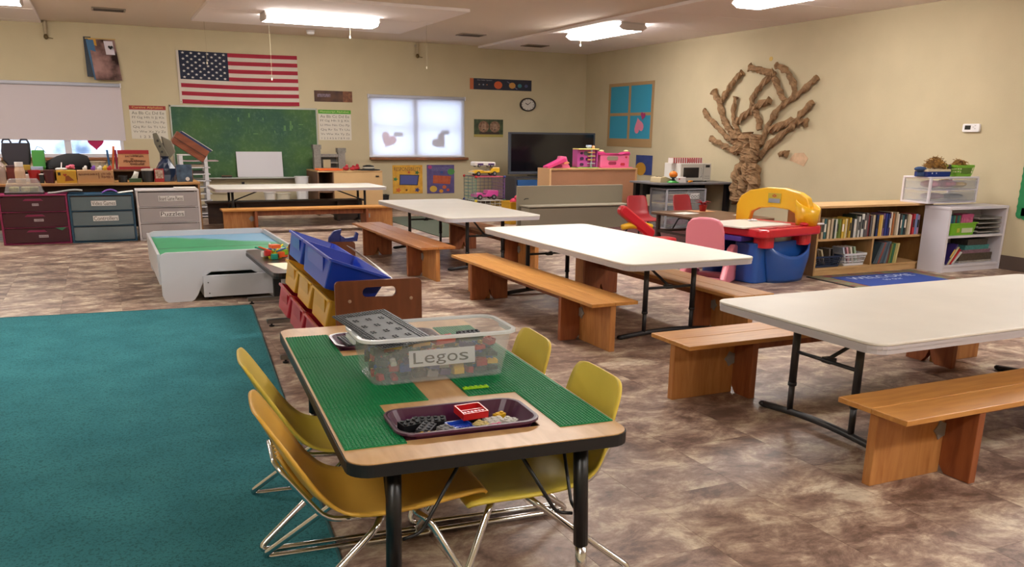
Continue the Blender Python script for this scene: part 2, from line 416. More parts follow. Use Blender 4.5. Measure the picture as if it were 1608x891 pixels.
def sprinkler(x, label):
    r = thing('sprinkler_pipe', label, 'sprinkler', (x, YB, 2.53), 0, 'sprinkler pipes on the back wall')
    MB().tube(fillet([(0, -.05, .25), (0, -.05, .07)], .02), .022, 10).build('pipe', mat('#b0a38a', .5), r, smooth=True)
    MB().lathe([(.012, .0), (.03, .02), (.03, .045), (.018, .07)], 0, -.05, 0, 10).build('head', mat('#6a5a3a', .4, .6), r, smooth=True)
    MB().tube([(0, -.05, .03), (.09, -.05, .015)], .006, 6).build('deflector_arm', mat('#6a5a3a', .4, .6), r)
    MB().b(-.03, .03, -.05, 0, .18, .22).build('clamp', mat('#b0a38a', .5), r)
sprinkler(-.51, 'sprinkler pipe on the back wall left of the dark poster')
sprinkler(5.10, 'sprinkler pipe on the back wall above the bright window')
def cord(x, y, z0, z1, label):
    r = thing('pull_cord', label, 'cord', (x, y, z0), 0, 'thin cords hanging from the ceiling')
    MB().tube([(0, 0, .03), (.004, 0, (z1 - z0) / 2), (0, 0, z1 - z0)], .002, 5).build('string', mat('#a89c80', .8), r)
    MB().lathe([(.004, 0), (.011, .008), (.009, .03), (.003, .038)], 0, 0, 0, 8).build('bead', mat('#e6dcc4', .5), r)
cord(1.51, 13.28, 2.19, 2.752, 'thin cord hanging in front of the flag star field')
cord(2.27, 12.62, 1.97, 2.752, 'thin cord hanging in front of the flag stripes')
cord(4.31, 12.0, 2.17, 2.752, 'thin cord hanging left of the space banner')
cord(3.25, 12.1, 2.52, 2.70, 'short pull chain below the broadside ceiling light')
cord(6.56, 11.62, 2.55, 2.70, 'short pull chain below the corner ceiling light')
r = thing('smoke_detector', 'small white round detector on the ceiling above the flag', 'detector', (3.12, 13.9, ZC))
MB().lathe([(.045, -.06), (.06, -.045), (.06, -.012)], n=16).build('cover', WHITEP, r, smooth=True); MB().lathe([(.068, -.012), (.068, 0)], n=16).build('base', WHITEP, r)
# ================================================================== RUG, FOLDING TABLES, BENCHES
def carpet_mat():
    m = mat('#3b7d86', .95, spec=.1, hex2='#438890', vscale=4)
    nt = m.node_tree; b = nt.nodes['Principled BSDF']
    tc = nt.nodes.new('ShaderNodeTexCoord'); n = nt.nodes.new('ShaderNodeTexNoise'); n.inputs['Scale'].default_value = 260; n.inputs['Detail'].default_value = 4
    bp = nt.nodes.new('ShaderNodeBump'); bp.inputs['Strength'].default_value = .8; bp.inputs['Distance'].default_value = .01
    nt.links.new(tc.outputs['Object'], n.inputs['Vector']); nt.links.new(n.outputs['Fac'], bp.inputs['Height']); nt.links.new(bp.outputs[0], b.inputs['Normal'])
    # fine dark flecks between the loops
    src = b.inputs['Base Color'].links[0].from_socket
    mr = nt.nodes.new('ShaderNodeMapRange'); mr.inputs[1].default_value = .36; mr.inputs[2].default_value = .5; mr.inputs[3].default_value = .62; mr.inputs[4].default_value = 1
    n2 = nt.nodes.new('ShaderNodeTexNoise'); n2.inputs['Scale'].default_value = 120; n2.inputs['Detail'].default_value = 6
    nt.links.new(tc.outputs['Object'], n2.inputs['Vector']); nt.links.new(n2.outputs['Fac'], mr.inputs[0])
    mx = nt.nodes.new('ShaderNodeMix'); mx.data_type = 'RGBA'; mx.blend_type = 'MULTIPLY'; mx.inputs[0].default_value = 1
    nt.links.new(src, mx.inputs[6]); nt.links.new(mr.outputs[0], mx.inputs[7]); nt.links.new(mx.outputs[2], b.inputs['Base Color'])
    return m
CARPET = carpet_mat()
rug = thing('area_rug', 'large plain teal carpet rug on the floor at the lower left', 'rug', (.937, 6.662, 0), math.radians(-5.2))
rp = rrect(-2.75, 0, -7.2, 0, .03, 3)
MB().prism(rp, .0005, .012).build('pile', CARPET, rug)
MB().tube([(-2.74, .004, .008), (-.01, .004, .008), (.004, -.02, .008), (.004, -7.19, .008)], .007, 6).build('bound_edge', mat('#27585c', .9), rug)

TOPM = mat('#dedbd2', .45, var=.03, vscale=3); TOPE = mat('#bdbac0', .5)
LEGM = mat('#2c2b2e', .42, spec=.5)
def folding_table(label, cx, cy, rz, L=2.28, W=1.0, H=.54):
    r = thing('folding_table', label, 'folding table', (cx, cy, 0), rz, 'white folding tables')
    t = MB().prism(rrect(-L / 2, L / 2, -W / 2, W / 2, .075, 6), H - .012, H).build('table_top', TOPM, r, bevel=.004)
    rim = rrect(-L / 2 + .001, L / 2 - .001, -W / 2 + .001, W / 2 - .001, .075, 6)
    MB().prism(rim, H - .026, H - .0125).build('edge_band', TOPE, t)
    MB().prism(rrect(-L / 2 + .004, L / 2 - .004, -W / 2 + .004, W / 2 - .004, .072, 6), H - .045, H - .0265).build('edge_band', TOPE, t)
    for sx in (-1, 1):
        x = sx * (L / 2 - .26)
        for sy in (-1, 1):
            g = MB().tube([(x, sy * .19, H - .046), (x, sy * .19, .17)], .018, 10).build('leg', LEGM, r, smooth=True)
            MB().tube([(x, sy * .19, .178), (x, sy * .19, .162)], .021, 10).build('collar', LEGM, g, smooth=True)
            MB().tube([(x, sy * .19, .17), (x, sy * .19, .04)], .0145, 10).build('inner_tube', LEGM, g, smooth=True)
        pts = [(x, -.37 + .74 * k / 10, .016 + .022 * math.sin(PI * k / 10)) for k in range(11)]
        MB().tube(pts, .017, 8).build('foot_bar', LEGM, r, smooth=True)
        for sy in (-1, 1): MB().ball(x, sy * .37, .017, .02, .03, .016, 8, 5).build('foot_cap', BLACKM, r, smooth=True)
        MB().tube([(x, -.19, .33), (x, .19, .33)], .009, 8).build('crossbar', LEGM, r, smooth=True)
        MB().tube([(x, 0, .33), (x - sx * .42, 0, H - .05)], .009, 8).build('brace', LEGM, r, smooth=True)
        MB().c(x - sx * .02, 0, .33, .04, .05, .025).build('brace_hinge', BLACKM, r)
    return r
folding_table('white folding table nearest on the right, cut off by the photo edge', 2.62 + 1.14, 2.757, 0)
folding_table('long white folding table in the middle of the room with a bench on each side', 3.36, 5.515, PI / 2)
folding_table('white folding table behind the middle one, facing the bright window', 3.372, 8.64, PI / 2)
folding_table('pale folding table standing crosswise below the chalkboard', 2.56, 12.72, 0, 2.4, 1.0)

PINE = wood('varnished_pine', '#cf9650', '#b97d3c', (2, 16, 16), 2.2, .35, 3.2)
PINEL = wood('pale_pine', '#c48a50', '#a66a36', (14, 14, 2), 2.0, .45, 3.0)
PINER = wood('reddish_pine', '#9c5a32', '#7c4022', (14, 14, 2), 2.0, .5, 3.0)
DARKW = wood('dark_brown_wood', '#4a3226', '#33211a', (2, 14, 14), 2.0, .55)
def bench(label, cx, cy, rz, L=2.34, W=.33, H=.315, dark=False, tone=None):
    r = thing('wooden_bench', label, 'bench', (cx, cy, 0), rz, 'homemade wooden benches')
    top, la, lb = (DARKW,) * 3 if dark else (tone or PINE, PINEL, PINER)
    t = .022
    # the seat is two boards side by side
    MB().b(-L / 2, L / 2, -W / 2, -.001, H - t, H).build('seat_board', top, r, bevel=.003)
    MB().b(-L / 2, L / 2, .001, W / 2, H - t, H).build('seat_board', top, r, bevel=.003)
    MB().b(-L / 2 + .42, L / 2 - .42, -.018, .018, H - t - .075, H - t - .001).build('apron_rail', lb, r, bevel=.002)
    for sx in (-1, 1):
        xi = sx * (L / 2 - .40)
        a, b_ = sorted((sx * (L / 2 - .02), xi))
        MB().b(a, b_, -.02, .02, .0, H - t - .001).build('gusset_board', la, r, bevel=.003)
        w = W / 2 - .005
        notch = [(-w, 0), (-.045, 0), (-.02, .03), (0, .085), (.02, .03), (.045, 0), (w, 0), (w, H - t - .001), (-w, H - t - .001)]
        x0, x1 = sorted((xi, xi - sx * .036))
        MB().prism(notch, x0, x1, 'yz').build('leg_board', lb, r, bevel=.003)
        for sy in (-1, 1):
            st = [(xi + sx * .022 + .03 * (1 + .4 * (k % 2)) * math.cos(2 * PI * k / 10), .185 + .03 * (1 + .4 * (k % 2)) * math.sin(2 * PI * k / 10)) for k in range(10)]
            y_a, y_b = sorted((sy * .0205, sy * .026)); MB().prism(st, y_a, y_b, 'xz').build('bracket', mat('#9a9892', .5, .3), r)
    return r
bench('wooden bench in front of the nearest table, at the right edge of the photo', 2.55 + 1.17, 2.19, 0)
bench('wooden bench on the far side of the nearest table', 2.50 + 1.17, 3.42, 0)
bench('golden wooden bench along the left side of the middle table', 2.765, 5.53, PI / 2)
bench('wooden bench along the right side of the middle table, towards the toy desk', 3.75, 5.42, PI / 2)
PINK_T = wood('worn_pine', '#b87a42', '#9a5c30', (2, 16, 16), 2.2, .33, 3.2)
bench('worn shiny wooden bench left of the table that faces the bright window', 2.67, 8.36, PI / 2, tone=PINK_T)
bench('wooden bench right of the table that faces the bright window', 3.74, 8.50, PI / 2, tone=PINK_T)
bench('wooden bench in front of the crosswise table below the chalkboard', 2.52, 11.72, 0, L=2.32, W=.30)
bench('dark brown wooden bench behind the crosswise table', 2.46, 13.02, 0, L=2.3, W=.28, dark=True)

# ================================================================== ACTIVITY TABLE WITH BUILDING BRICKS
TH = math.radians(-4.4); CC = (.987, 2.855); TC = (.939, 2.719); TZ = .50; K = .952
MAPLE = wood('maple_laminate', '#d3ab78', '#bd9160', (9, 2, 9), 2.4, .35)
at = thing('activity_table', 'low maple-topped activity table with black edge and legs, nearest on the left', 'table', (TC[0], TC[1], 0), TH)
HOLES = [(-.230, .172, -.668, -.446), (-.220, .182, .365, .587)]     # wells for the two trays
def holed(z0, z1, hw, hl, r):
    q = MB(); c = rrect(-hw, hw, -hl, hl, r, 6); n = len(c) // 4
    (a0, a1, b0, b1), (c0, c1, d0, d1) = HOLES
    lo = [p_ for p_ in c if p_[1] < 0]; hi = [p_ for p_ in c if p_[1] >= 0]
    lo = sorted([p_ for p_ in lo if p_[0] < 0], key=lambda p_: -p_[1]) + sorted([p_ for p_ in lo if p_[0] >= 0], key=lambda p_: p_[1])
    hi = sorted([p_ for p_ in hi if p_[0] >= 0], key=lambda p_: p_[1]) + sorted([p_ for p_ in hi if p_[0] < 0], key=lambda p_: -p_[1])
    q.prism([(-hw, b0)] + lo + [(hw, b0)], z0, z1); q.prism([(hw, d1)] + hi + [(-hw, d1)], z0, z1)
    q.b(-hw, a0, b0, b1, z0, z1).b(a1, hw, b0, b1, z0, z1).b(-hw, hw, b1, d0, z0, z1).b(-hw, c0, d0, d1, z0, z1).b(c1, hw, d0, d1, z0, z1)
    return q
holed(TZ - .003, TZ, .395, .805, .06).build('table_top', MAPLE, at)
holed(TZ - .036, TZ - .0035, .399, .809, .064).build('edge_band', mat('#131316', .5), at)
for sx in (-1, 1):
    for sy in (-1, 1):
        x, y = sx * .270, sy * .735
        g = MB().tube([(x, y, TZ - .037), (x * 1.03, y * 1.01, .145)], .0215, 14).build('leg', mat('#121215', .35), at, smooth=True)
        MB().tube([(x * 1.03, y * 1.01, .15), (x * 1.045, y * 1.02, .012)], .017, 12).build('inner_tube', CHROME, g, smooth=True)
        MB().lathe([(.026, 0), (.026, .012), (.02, .016)], x * 1.045, y * 1.02, 0, 12).build('glide', BLACKM, g)
        MB().tube(fillet([(x - sx * .19, y, TZ - .04), (x - sx * .07, y, .255), (x - sx * .02, y, .245)], .03), .0055, 6).build('brace', BLACKM, at, smooth=True)
        MB().tube(fillet([(x, y - sy * .14, TZ - .04), (x, y - sy * .05, .255), (x, y - sy * .02, .245)], .03), .0055, 6).build('brace', BLACKM, at, smooth=True)

def tloc(u, v, z): return Matrix.Translation((TC[0], TC[1], 0)) @ Matrix.Rotation(TH, 4, 'Z') @ Vector((u * K, v * K, z))
def cloc(u, v): return Matrix.Translation((CC[0], CC[1], 0)) @ Matrix.Rotation(TH, 4, 'Z') @ Vector((u, v, 0))
GREEN = mat('#14804c', .55, spec=.3, var=.05, vscale=6)
def studs(mb, x0, x1, y0, y1, z, p, r, h, skip=None, n=6):
    nx, ny = int((x1 - x0) / p), int((y1 - y0) / p)
    for i in range(nx):
        for j in range(ny):
            cx, cy = x0 + p * (i + .5), y0 + p * (j + .5)
            if skip and skip(cx, cy): continue
            ring = [(cx + r * math.cos(2 * PI * k / n), cy + r * math.sin(2 * PI * k / n)) for k in range(n)]
            o = [(a, b_, z) for a, b_ in ring] + [(a, b_, z + h) for a, b_ in ring]
            mb.add(o, [tuple(range(n, 2 * n))] + [(k, (k + 1) % n, n + (k + 1) % n, n + k) for k in range(n)])
def baseplate(label, u0, u1, v0, v1):
    cu, cv = (u0 + u1) / 2, (v0 + v1) / 2
    r = thing('baseplate', label, 'baseplate', tloc(cu, cv, TZ), TH, 'green studded baseplates')
    a, b_ = (u1 - u0) / 2 * K - .0005, (v1 - v0) / 2 * K - .0005
    MB().b(-a, a, -b_, b_, 0, .003).build('plate', GREEN, r)
    s = MB(); studs(s, -a, a, -b_, b_, .003, .0108, .0036, .0026)
    o = s.build('studs', GREEN, r); o['kind'] = 'stuff'
baseplate('narrow green studded baseplate at the near left corner of the activity table', -.408, -.232, -.725, -.357)
baseplate('wide green studded baseplate left of the purple tray, running under the brick tub', -.408, -.068, -.355, .29)
baseplate('narrow green studded baseplate at the far left corner of the activity table', -.408, -.232, .292, .67)
baseplate('narrow green studded baseplate at the near right corner of the activity table', .232, .408, -.735, -.357)
baseplate('wide green studded baseplate on the right side of the activity table', .068, .408, -.355, .29)
baseplate('narrow green studded baseplate at the far right of the table behind the tub', .232, .408, .292, .67)

# clear tub
def open_tub(root, x, y, h, rb, wall, m, rim, rimm, taper=.9, name='body'):
    """tapered open box with rounded corners, outside size x*y at the top"""
    def ring(k, z, ins): return [(a, b_, z) for a, b_ in rrect(-x / 2 * k + ins, x / 2 * k - ins, -y / 2 * k + ins, y / 2 * k - ins, rb * k, 5)]
    n = 4
    outer = [ring(taper + (1 - taper) * k / n, h * k / n, 0) for k in range(n + 1)]
    inner = [ring(taper + (1 - taper) * k / n, max(h * k / n, wall), wall) for k in range(n, -1, -1)]
    body = MB().loft(outer + inner).build(name, m, root, smooth=False)
    if rim:
        a = rrect(-x / 2 - rim, x / 2 + rim, -y / 2 - rim, y / 2 + rim, rb + rim, 5); b_ = rrect(-x / 2 + wall, x / 2 - wall, -y / 2 + wall, y / 2 - wall, rb, 5)
        q = [[(p[0], p[1], z) for p in a] for z in (h - rim * .9, h)] + [[(p[0], p[1], h) for p in b_], [(p[0], p[1], h - rim * .9) for p in b_]]
        MB().loft(q + [q[0]], cap=False).build('rim', rimm or m, root, bevel=.002)
    return body
CLEAR = glassy('#dfe6ea', .17, .15); CLEARR = glassy('#eaf0f4', .7, .2)
tub = thing('storage_tub', 'clear plastic storage tub full of bricks, labelled in large black letters', 'storage tub', tloc(.03, -.035, TZ + .006), TH + math.radians(1.2)); tub.scale = (K, K, K)
open_tub(tub, .55, .285, .165, .05, .004, CLEAR, .012, CLEARR, .87)
Mt = Matrix.Rotation(math.radians(-6.0), 4, 'X')
lbl = MB().b(-.115, .125, -.0012, 0, .055, .112, Matrix.Translation((0, -.1295, 0)) @ Mt).build('label', mat('#cfd0d4', .6), tub)
for s_, a, b_, c_, d_ in (('L', -.100, -.066, .066, .105), ('e', -.060, -.024, .066, .094), ('g', -.019, .017, .0585, .094), ('o', .022, .060, .066, .094), ('s', .066, .100, .066, .094)):
    t_ = text(s_, 'letter', INK, lbl, a, b_, c_, d_, -.002); t_.matrix_local = Matrix.Translation((0, -.1297, 0)) @ Mt
for sx in (-1, 1): MB().b(sx * .289 - .006, sx * .289 + .006, -.06, .06, .135, .150).build('handle', CLEARR, tub, bevel=.003)

BR = ['#b3201f', '#1d3f9a', '#d8ab1e', '#1c1c1f', '#1c1c1f', '#77787c', '#c9c7c0', '#1c1c1f', '#1c1c1f', '#2d2e33', '#1d3f9a', '#a81f2a', '#d8ab1e', '#2d2e33', '#b3201f', '#1f6d3a', '#4b3a70']
NAMEC = {'#b3201f': 'red', '#1d3f9a': 'blue', '#d8ab1e': 'yellow', '#1c1c1f': 'black', '#77787c': 'grey', '#c9c7c0': 'pale grey', '#a81f2a': 'dark red', '#2d2e33': 'charcoal', '#1f6d3a': 'dark green', '#4b3a70': 'purple'}
brick_cache = {}
def brick(nx, ny, h, hexc, M, label, group, small=False):
    key = (nx, ny, h, hexc)
    p = .017
    if key not in brick_cache:
        b_ = MB().b(-nx * p / 2, nx * p / 2, -ny * p / 2, ny * p / 2, 0, h)
        studs(b_, -nx * p / 2, nx * p / 2, -ny * p / 2, ny * p / 2, h, p - 1e-6, .0052, .0034)
        o = b_.build('toy_brick', mat(hexc, .55, spec=.25)); brick_cache[key] = o.data
    else:
        o = bpy.data.objects.new('toy_brick', brick_cache[key]); col.objects.link(o)
    o.matrix_world = M
    return tag(o, label, 'toy brick', group)
rnd = random.Random(3)
Mtub = Matrix.Translation(tloc(.03, -.035, TZ + .006)) @ Matrix.Rotation(TH + math.radians(1.2), 4, 'Z') @ Matrix.Scale(K, 4)
slots = [(i, j, k) for k in range(4) for i in range(10) for j in range(5)]
for i, j, k in slots:
    if k == 3 and rnd.random() < .45: continue
    x = -.205 + i * .0455 + rnd.uniform(-.004, .004); y = -.082 + j * .041 + rnd.uniform(-.003, .003)
    z = .008 + k * .027
    c = rnd.choice(BR); nx, ny = rnd.choice([(2, 2), (2, 2), (2, 1), (1, 2)])
    M = Mtub @ Matrix.Translation((x, y, z)) @ Matrix.Rotation(rnd.uniform(-.3, .3), 4, 'Z') @ Matrix.Rotation(rnd.uniform(-.18, .18), 4, 'X') @ Matrix.Rotation(rnd.uniform(-.18, .18), 4, 'Y') @ Matrix.Scale(1.12, 4)
    brick(nx, ny, rnd.choice([.012, .019]), c, M, 'small %s brick, %s layer, %s %s of the clear tub' % (NAMEC[c], ('bottom', 'second', 'third', 'top')[k], ('front', 'front middle', 'centre', 'back middle', 'back')[j], ('far left', 'left', 'left', 'inner left', 'inner left', 'inner right', 'inner right', 'right', 'right', 'far right')[i]), 'bricks heaped in the clear tub')
for x, y, z, nx, ny, c, rz, lab in ((-.06, -.06, .118, 4, 2, '#d8ab1e', .2, 'yellow frame brick lying on top of the heap behind the label'),
                          (.03, -.05, .118, 5, 2, '#b3201f', .35, 'long red brick lying on top of the heap behind the label'),
                          (.14, -.02, .118, 5, 3, '#2d2e33', .1, 'big charcoal brick at the right end of the heap in the tub'),
                          (.19, -.085, .11, 2, 2, '#a81f2a', .6, 'dark red brick high in the right corner of the clear tub'),
                          (-.16, -.07, .118, 4, 2, '#d8ab1e', -.4, 'yellow brick showing through the left end of the clear tub')):
    brick(nx, ny, .019, c, Mtub @ Matrix.Translation((x, y, z)) @ Matrix.Rotation(rz, 4, 'Z') @ Matrix.Rotation(.2, 4, 'X'), lab, 'bricks heaped in the clear tub')
# grey road plate lying across the tub's left end
gp = thing('road_plate', 'dark grey studded road plate lying tilted across the open tub', 'baseplate', (0, 0, 0))
gp.matrix_world = Mtub @ Matrix.Translation((-.17, .01, .168)) @ Matrix.Rotation(math.radians(-72), 4, 'Z') @ Matrix.Rotation(math.radians(9), 4, 'Y')
MB().b(-.17, .17, -.11, .11, 0, .003).build('plate', mat('#5d6266', .5), gp)
s = MB()
studs(s, -.17, .17, -.11, .11, .003, .0113, .0042, .0026, skip=lambda x, y: abs(x) < .135 and abs(y) < .075)
for i in range(4):
    for j in range(3): studs(s, -.105 + .06 * i, -.105 + .06 * i + .0226, -.068 + .052 * j, -.068 + .052 * j + .0226, .003, .0112, .0042, .0026)
o = s.build('studs', mat('#33363a', .4), gp); o['kind'] = 'stuff'

PURP = mat('#4a1a3c', .3, coat=.3)
def tray(label, u, v, rz):
    r = thing('brick_tray', label, 'tray', tloc(u, v, TZ - .034), TH + rz, 'plum plastic trays'); r.scale = (K, K, K)
    open_tub(r, .43, .235, .055, .055, .004, PURP, .008, PURP, .88)
    return r
tray('plum plastic tray holding loose bricks at the near end of the activity table', -.03, -.585, math.radians(.6))
tray('plum plastic tray behind the clear tub, covered by a dark plate', -.02, .50, math.radians(.3))
Mtr = Matrix.Translation(tloc(-.03, -.585, TZ - .029)) @ Matrix.Rotation(TH + math.radians(.6), 4, 'Z') @ Matrix.Scale(K, 4)
loose = [(-.15, .045, 3, 2, '#1c1c1f', .3, 'black brick at the left end of the plum tray'), (-.115, -.01, 4, 2, '#2d2e33', 1.0, 'charcoal brick next to the black one in the plum tray'),
         (-.085, .055, 5, 2, '#1c1c1f', -.2, 'long black brick along the back of the plum tray'), (-.06, -.035, 2, 2, '#77787c', .5, 'grey brick in the middle of the plum tray'),
         (-.1, -.07, 5, 1, '#d8ab1e', -.1, 'thin yellow brick along the near side of the plum tray'), (.075, .06, 3, 2, '#1c1c1f', .7, 'black brick right of the red frame brick in the plum tray'),
         (.10, -.015, 3, 2, '#c9c7c0', .1, 'pale grey brick at the right of the plum tray'), (.145, -.03, 2, 2, '#c9c7c0', .9, 'pale grey brick at the right end of the plum tray'),
         (.135, .035, 2, 1, '#d8ab1e', .5, 'short yellow brick at the right end of the plum tray'), (.09, -.06, 2, 1, '#c4527a', .2, 'short pink brick near the right of the plum tray'),
         (.05, -.035, 2, 2, '#d2c48a', .8, 'cream brick between the red and pale grey bricks')]
for x, y, nx, ny, c, rz, lab in loose:
    brick(nx, ny, .019, c, Mtr @ Matrix.Translation((x, y, .006)) @ Matrix.Rotation(rz, 4, 'Z') @ Matrix.Rotation(.12, 4, 'X') @ Matrix.Scale(1.2, 4), lab, 'loose bricks in the plum tray')
def frame_brick(x, y, z, w, l, h, hexc, rz, tilt, lab):
    r = thing('toy_brick', lab, 'toy brick', (0, 0, 0), 0, 'loose bricks in the plum tray')
    r.matrix_world = Mtr @ Matrix.Translation((x, y, z)) @ Matrix.Rotation(rz, 4, 'Z') @ Matrix.Rotation(tilt, 4, 'X')
    m = mat(hexc, .3); t = .004
    q = MB()
    for a in ((-w, w, -l, -l + t), (-w, w, l - t, l), (-w, -w + t, -l + t, l - t), (w - t, w, -l + t, l - t)): q.b(a[0], a[1], a[2], a[3], 0, h)
    q.b(-w + t, w - t, -l + t, l - t, 0, .004).b(-w + t, w - t, -t / 2, t / 2, .004, h * .8).build('frame', m, r)
    s_ = MB()
    for k in range(6): s_.lathe([(.005, 0), (.005, h * .7)], -w + .012 + (2 * w - .024) * k / 5, -l / 2, .004, 8)
    s_.build('inner_studs', m, r)
frame_brick(-.012, -.02, .012, .036, .03, .016, '#1d48b8', .15, .1, 'hollow blue brick lying upside down in the plum tray')
frame_brick(.04, .025, .038, .042, .036, .022, '#c21f22', .12, .1, 'hollow red brick lying upside down on top in the plum tray')
dp = thing('dark_plate', 'small black studded plate resting on the far plum tray', 'baseplate', tloc(-.12, .455, TZ + .021), TH + .1)
MB().b(-.085, .085, -.075, .075, 0, .004).build('plate', mat('#26272b', .4), dp)
s = MB(); studs(s, -.085, .085, -.075, .075, .004, .0113, .0042, .0026); o = s.build('studs', mat('#26272b', .4), dp); o['kind'] = 'stuff'
brick(5, 1, .004, '#9fd427', Matrix.Translation(tloc(.115, -.29, TZ + .006)) @ Matrix.Rotation(TH, 4, 'Z'), 'thin lime strip brick on the right green baseplate', None)

# ================================================================== YELLOW SHELL CHAIRS
def catmull(pts, n=5):
    out = []; P_ = [pts[0]] + list(pts) + [pts[-1]]
    for i in range(1, len(P_) - 2):
        for k in range(n):
            t = k / n; out.append(tuple(.5 * (2 * P_[i][d] + (P_[i + 1][d] - P_[i - 1][d]) * t + (2 * P_[i - 1][d] - 5 * P_[i][d] + 4 * P_[i + 1][d] - P_[i + 2][d]) * t * t + (3 * P_[i][d] - P_[i - 1][d] - 3 * P_[i + 1][d] + P_[i + 2][d]) * t ** 3) for d in range(len(pts[0]))))
    return out + [tuple(pts[-1])]
def shell_mesh(sc=1.0, kind='upright'):
    # (forward, up, half width, dish)
    prof = [(-.290, .592, .09, .004), (-.284, .584, .135, .010), (-.268, .552, .158, .016), (-.238, .49, .166, .024), (-.202, .42, .170, .030), (-.160, .352, .174, .032),
            (-.105, .302, .178, .028), (-.04, .284, .180, .020), (.05, .284, .180, .016), (.15, .296, .180, .012), (.25, .313, .175, .006), (.315, .318, .160, 0), (.335, .304, .145, 0)]
    if kind == 'upright':
        prof = [(-.276, .592, .09, .004), (-.274, .584, .135, .010), (-.268, .552, .158, .016), (-.256, .49, .166, .024), (-.242, .42, .170, .030), (-.222, .352, .174, .032),
                (-.180, .302, .178, .028), (-.11, .278, .180, .020), (-.02, .270, .180, .016), (.07, .272, .180, .012), (.15, .276, .175, .006), (.205, .272, .160, 0), (.218, .258, .145, 0)]
    prof = catmull(prof, 3); nu = 14
    vs = []; n = len(prof)
    for i, (s_, z, w, d) in enumerate(prof):
        a = prof[max(i - 1, 0)]; b_ = prof[min(i + 1, n - 1)]; tx, tz = b_[0] - a[0], b_[1] - a[1]; l = math.hypot(tx, tz) or 1
        nx_, nz = -tz / l, tx / l
        for k in range(nu + 1):
            q = -1 + 2 * k / nu; up = d * (abs(q) ** 2.4)
            vs.append(((s_ + nx_ * up) * sc, w * q * sc, (z + nz * up) * sc))
    fs = [(j * (nu + 1) + i, j * (nu + 1) + i + 1, (j + 1) * (nu + 1) + i + 1, (j + 1) * (nu + 1) + i) for j in range(n - 1) for i in range(nu)]
    return vs, fs
def shell_chair(label, u, v, face, m, frame=CHROME):
    r = thing('shell_chair', label, 'chair', cloc(u, v), TH + (0 if face > 0 else PI) + random.uniform(-.03, .03), 'yellow plastic chairs at the activity table')
    vs, fs = shell_mesh(1.0, 'upright' if face < 0 else 'reclined'); up_ = face < 0; dx_ = -.045 if up_ else 0
    MB().add(vs, fs).build('shell', m, r, smooth=True, solid=.009, offset=0)
    for sy in (-1, 1):
        pts = fillet([(.135, sy * .12, .262), (.16, sy * .155, .25), (.285, sy * .235, .012), (-.285, sy * .235, .012), (.01, sy * .15, .245), (.03, sy * .12, .262)], .045, 5)
        MB().tube(pts, .0105, 10).build('sled_leg', frame, r, smooth=True)
    MB().tube([(.135, -.12, .262), (.135, .12, .262)], .0095, 8).build('seat_rail', frame, r, smooth=True)
    MB().tube([(.03, -.12, .262), (.03, .12, .262)], .0095, 8).build('seat_rail', frame, r, smooth=True)
    bk = fillet([(.03, -.10, .258), (-.12 + 1.6 * dx_, -.115, .275), (-.225 + dx_, -.115, .42), (-.245 + dx_ * .6, -.09, .448), (-.245 + dx_ * .6, .09, .448), (-.225 + dx_, .115, .42), (-.12 + 1.6 * dx_, .115, .275), (.03, .10, .258)], .04, 4)
    MB().tube(bk, .0085, 8).build('back_bracket', frame, r, smooth=True)
    for k in range(5):
        w = -.06 + .03 * k
        MB().tube(([(-.262, w, .455), (-.254, w, .415), (-.242, w, .37), (-.222, w, .322)] if up_ else [(-.233, w, .455), (-.212, w, .415), (-.186, w, .37), (-.150, w, .322)]), .006, 6).build('back_rib', m, r, smooth=True)
    return r
YEL = mat('#dcaa44', .36, var=.04, vscale=5); YEL2 = mat('#dcc04c', .38, var=.04, vscale=5); YEL3 = mat('#e0c850', .38, var=.04, vscale=5)
shell_chair('orange-yellow plastic chair nearest the viewer on the rug side of the activity table', -.350, -.635, 1, YEL)
shell_chair('yellow plastic chair on the rug side, behind the nearest chair', -.350, -.12, 1, YEL2)
shell_chair('yellow plastic chair at the near right corner of the activity table', .148, -.625, -1, YEL3)
shell_chair('yellow plastic chair half hidden behind the clear tub', .148, -.095, -1, YEL2)

# ================================================================== BIN RACK, DARK TABLE, SAND TABLE
CHERRY = wood('cherry_laminate', '#7d4526', '#6a381d', (14, 14, 2), 2.0, .35)
rk = thing('bin_rack', 'cherry-brown toy bin rack with slotted end boards beside the activity table', 'rack', (1.2, 4.85, 0), math.radians(-3))
def end_board(y, name):
    out = rrect(-.19, .245, .10, .60, .022, 4); hole = rrect(-.055, .115, .515, .565, .024, 4)
    n = len(out)
    # board with a hand slot: bridge outer outline to the slot
    m = MB()
    for a in (y, y + .02):
        m.add([(p[0], a, p[1]) for p in out] + [(p[0], a, p[1]) for p in hole], [])
    f = []
    for k in range(n):
        j = (k + 1) % n
        f += [(k, j, n + j, n + k), (2 * n + j, 2 * n + k, 3 * n + k, 3 * n + j), (j, k, 2 * n + k, 2 * n + j), (n + k, n + j, 3 * n + j, 3 * n + k)]
    m.f += f
    b_ = m.build(name, CHERRY, rk)
    for x in (-.12, .19): MB().lathe([(.009, -.002), (.009, .001), (.004, .002)], 0, 0, 0, 8, Matrix.Translation((x, y, .50)) @ Matrix.Rotation(PI / 2, 4, 'X')).build('screw_cap', mat('#a88a70', .4), b_)
    return b_
end_board(-.81, 'end_board'); end_board(.75, 'end_board')
for x, z in ((-.145, .15), (.0, .14), (-.10, .30), (.04, .24), (-.06, .485), (.07, .42)):
    MB().b(x - .016, x + .016, -.79, .75, z - .008, z + .008).build('shelf_rail', CHERRY, rk)
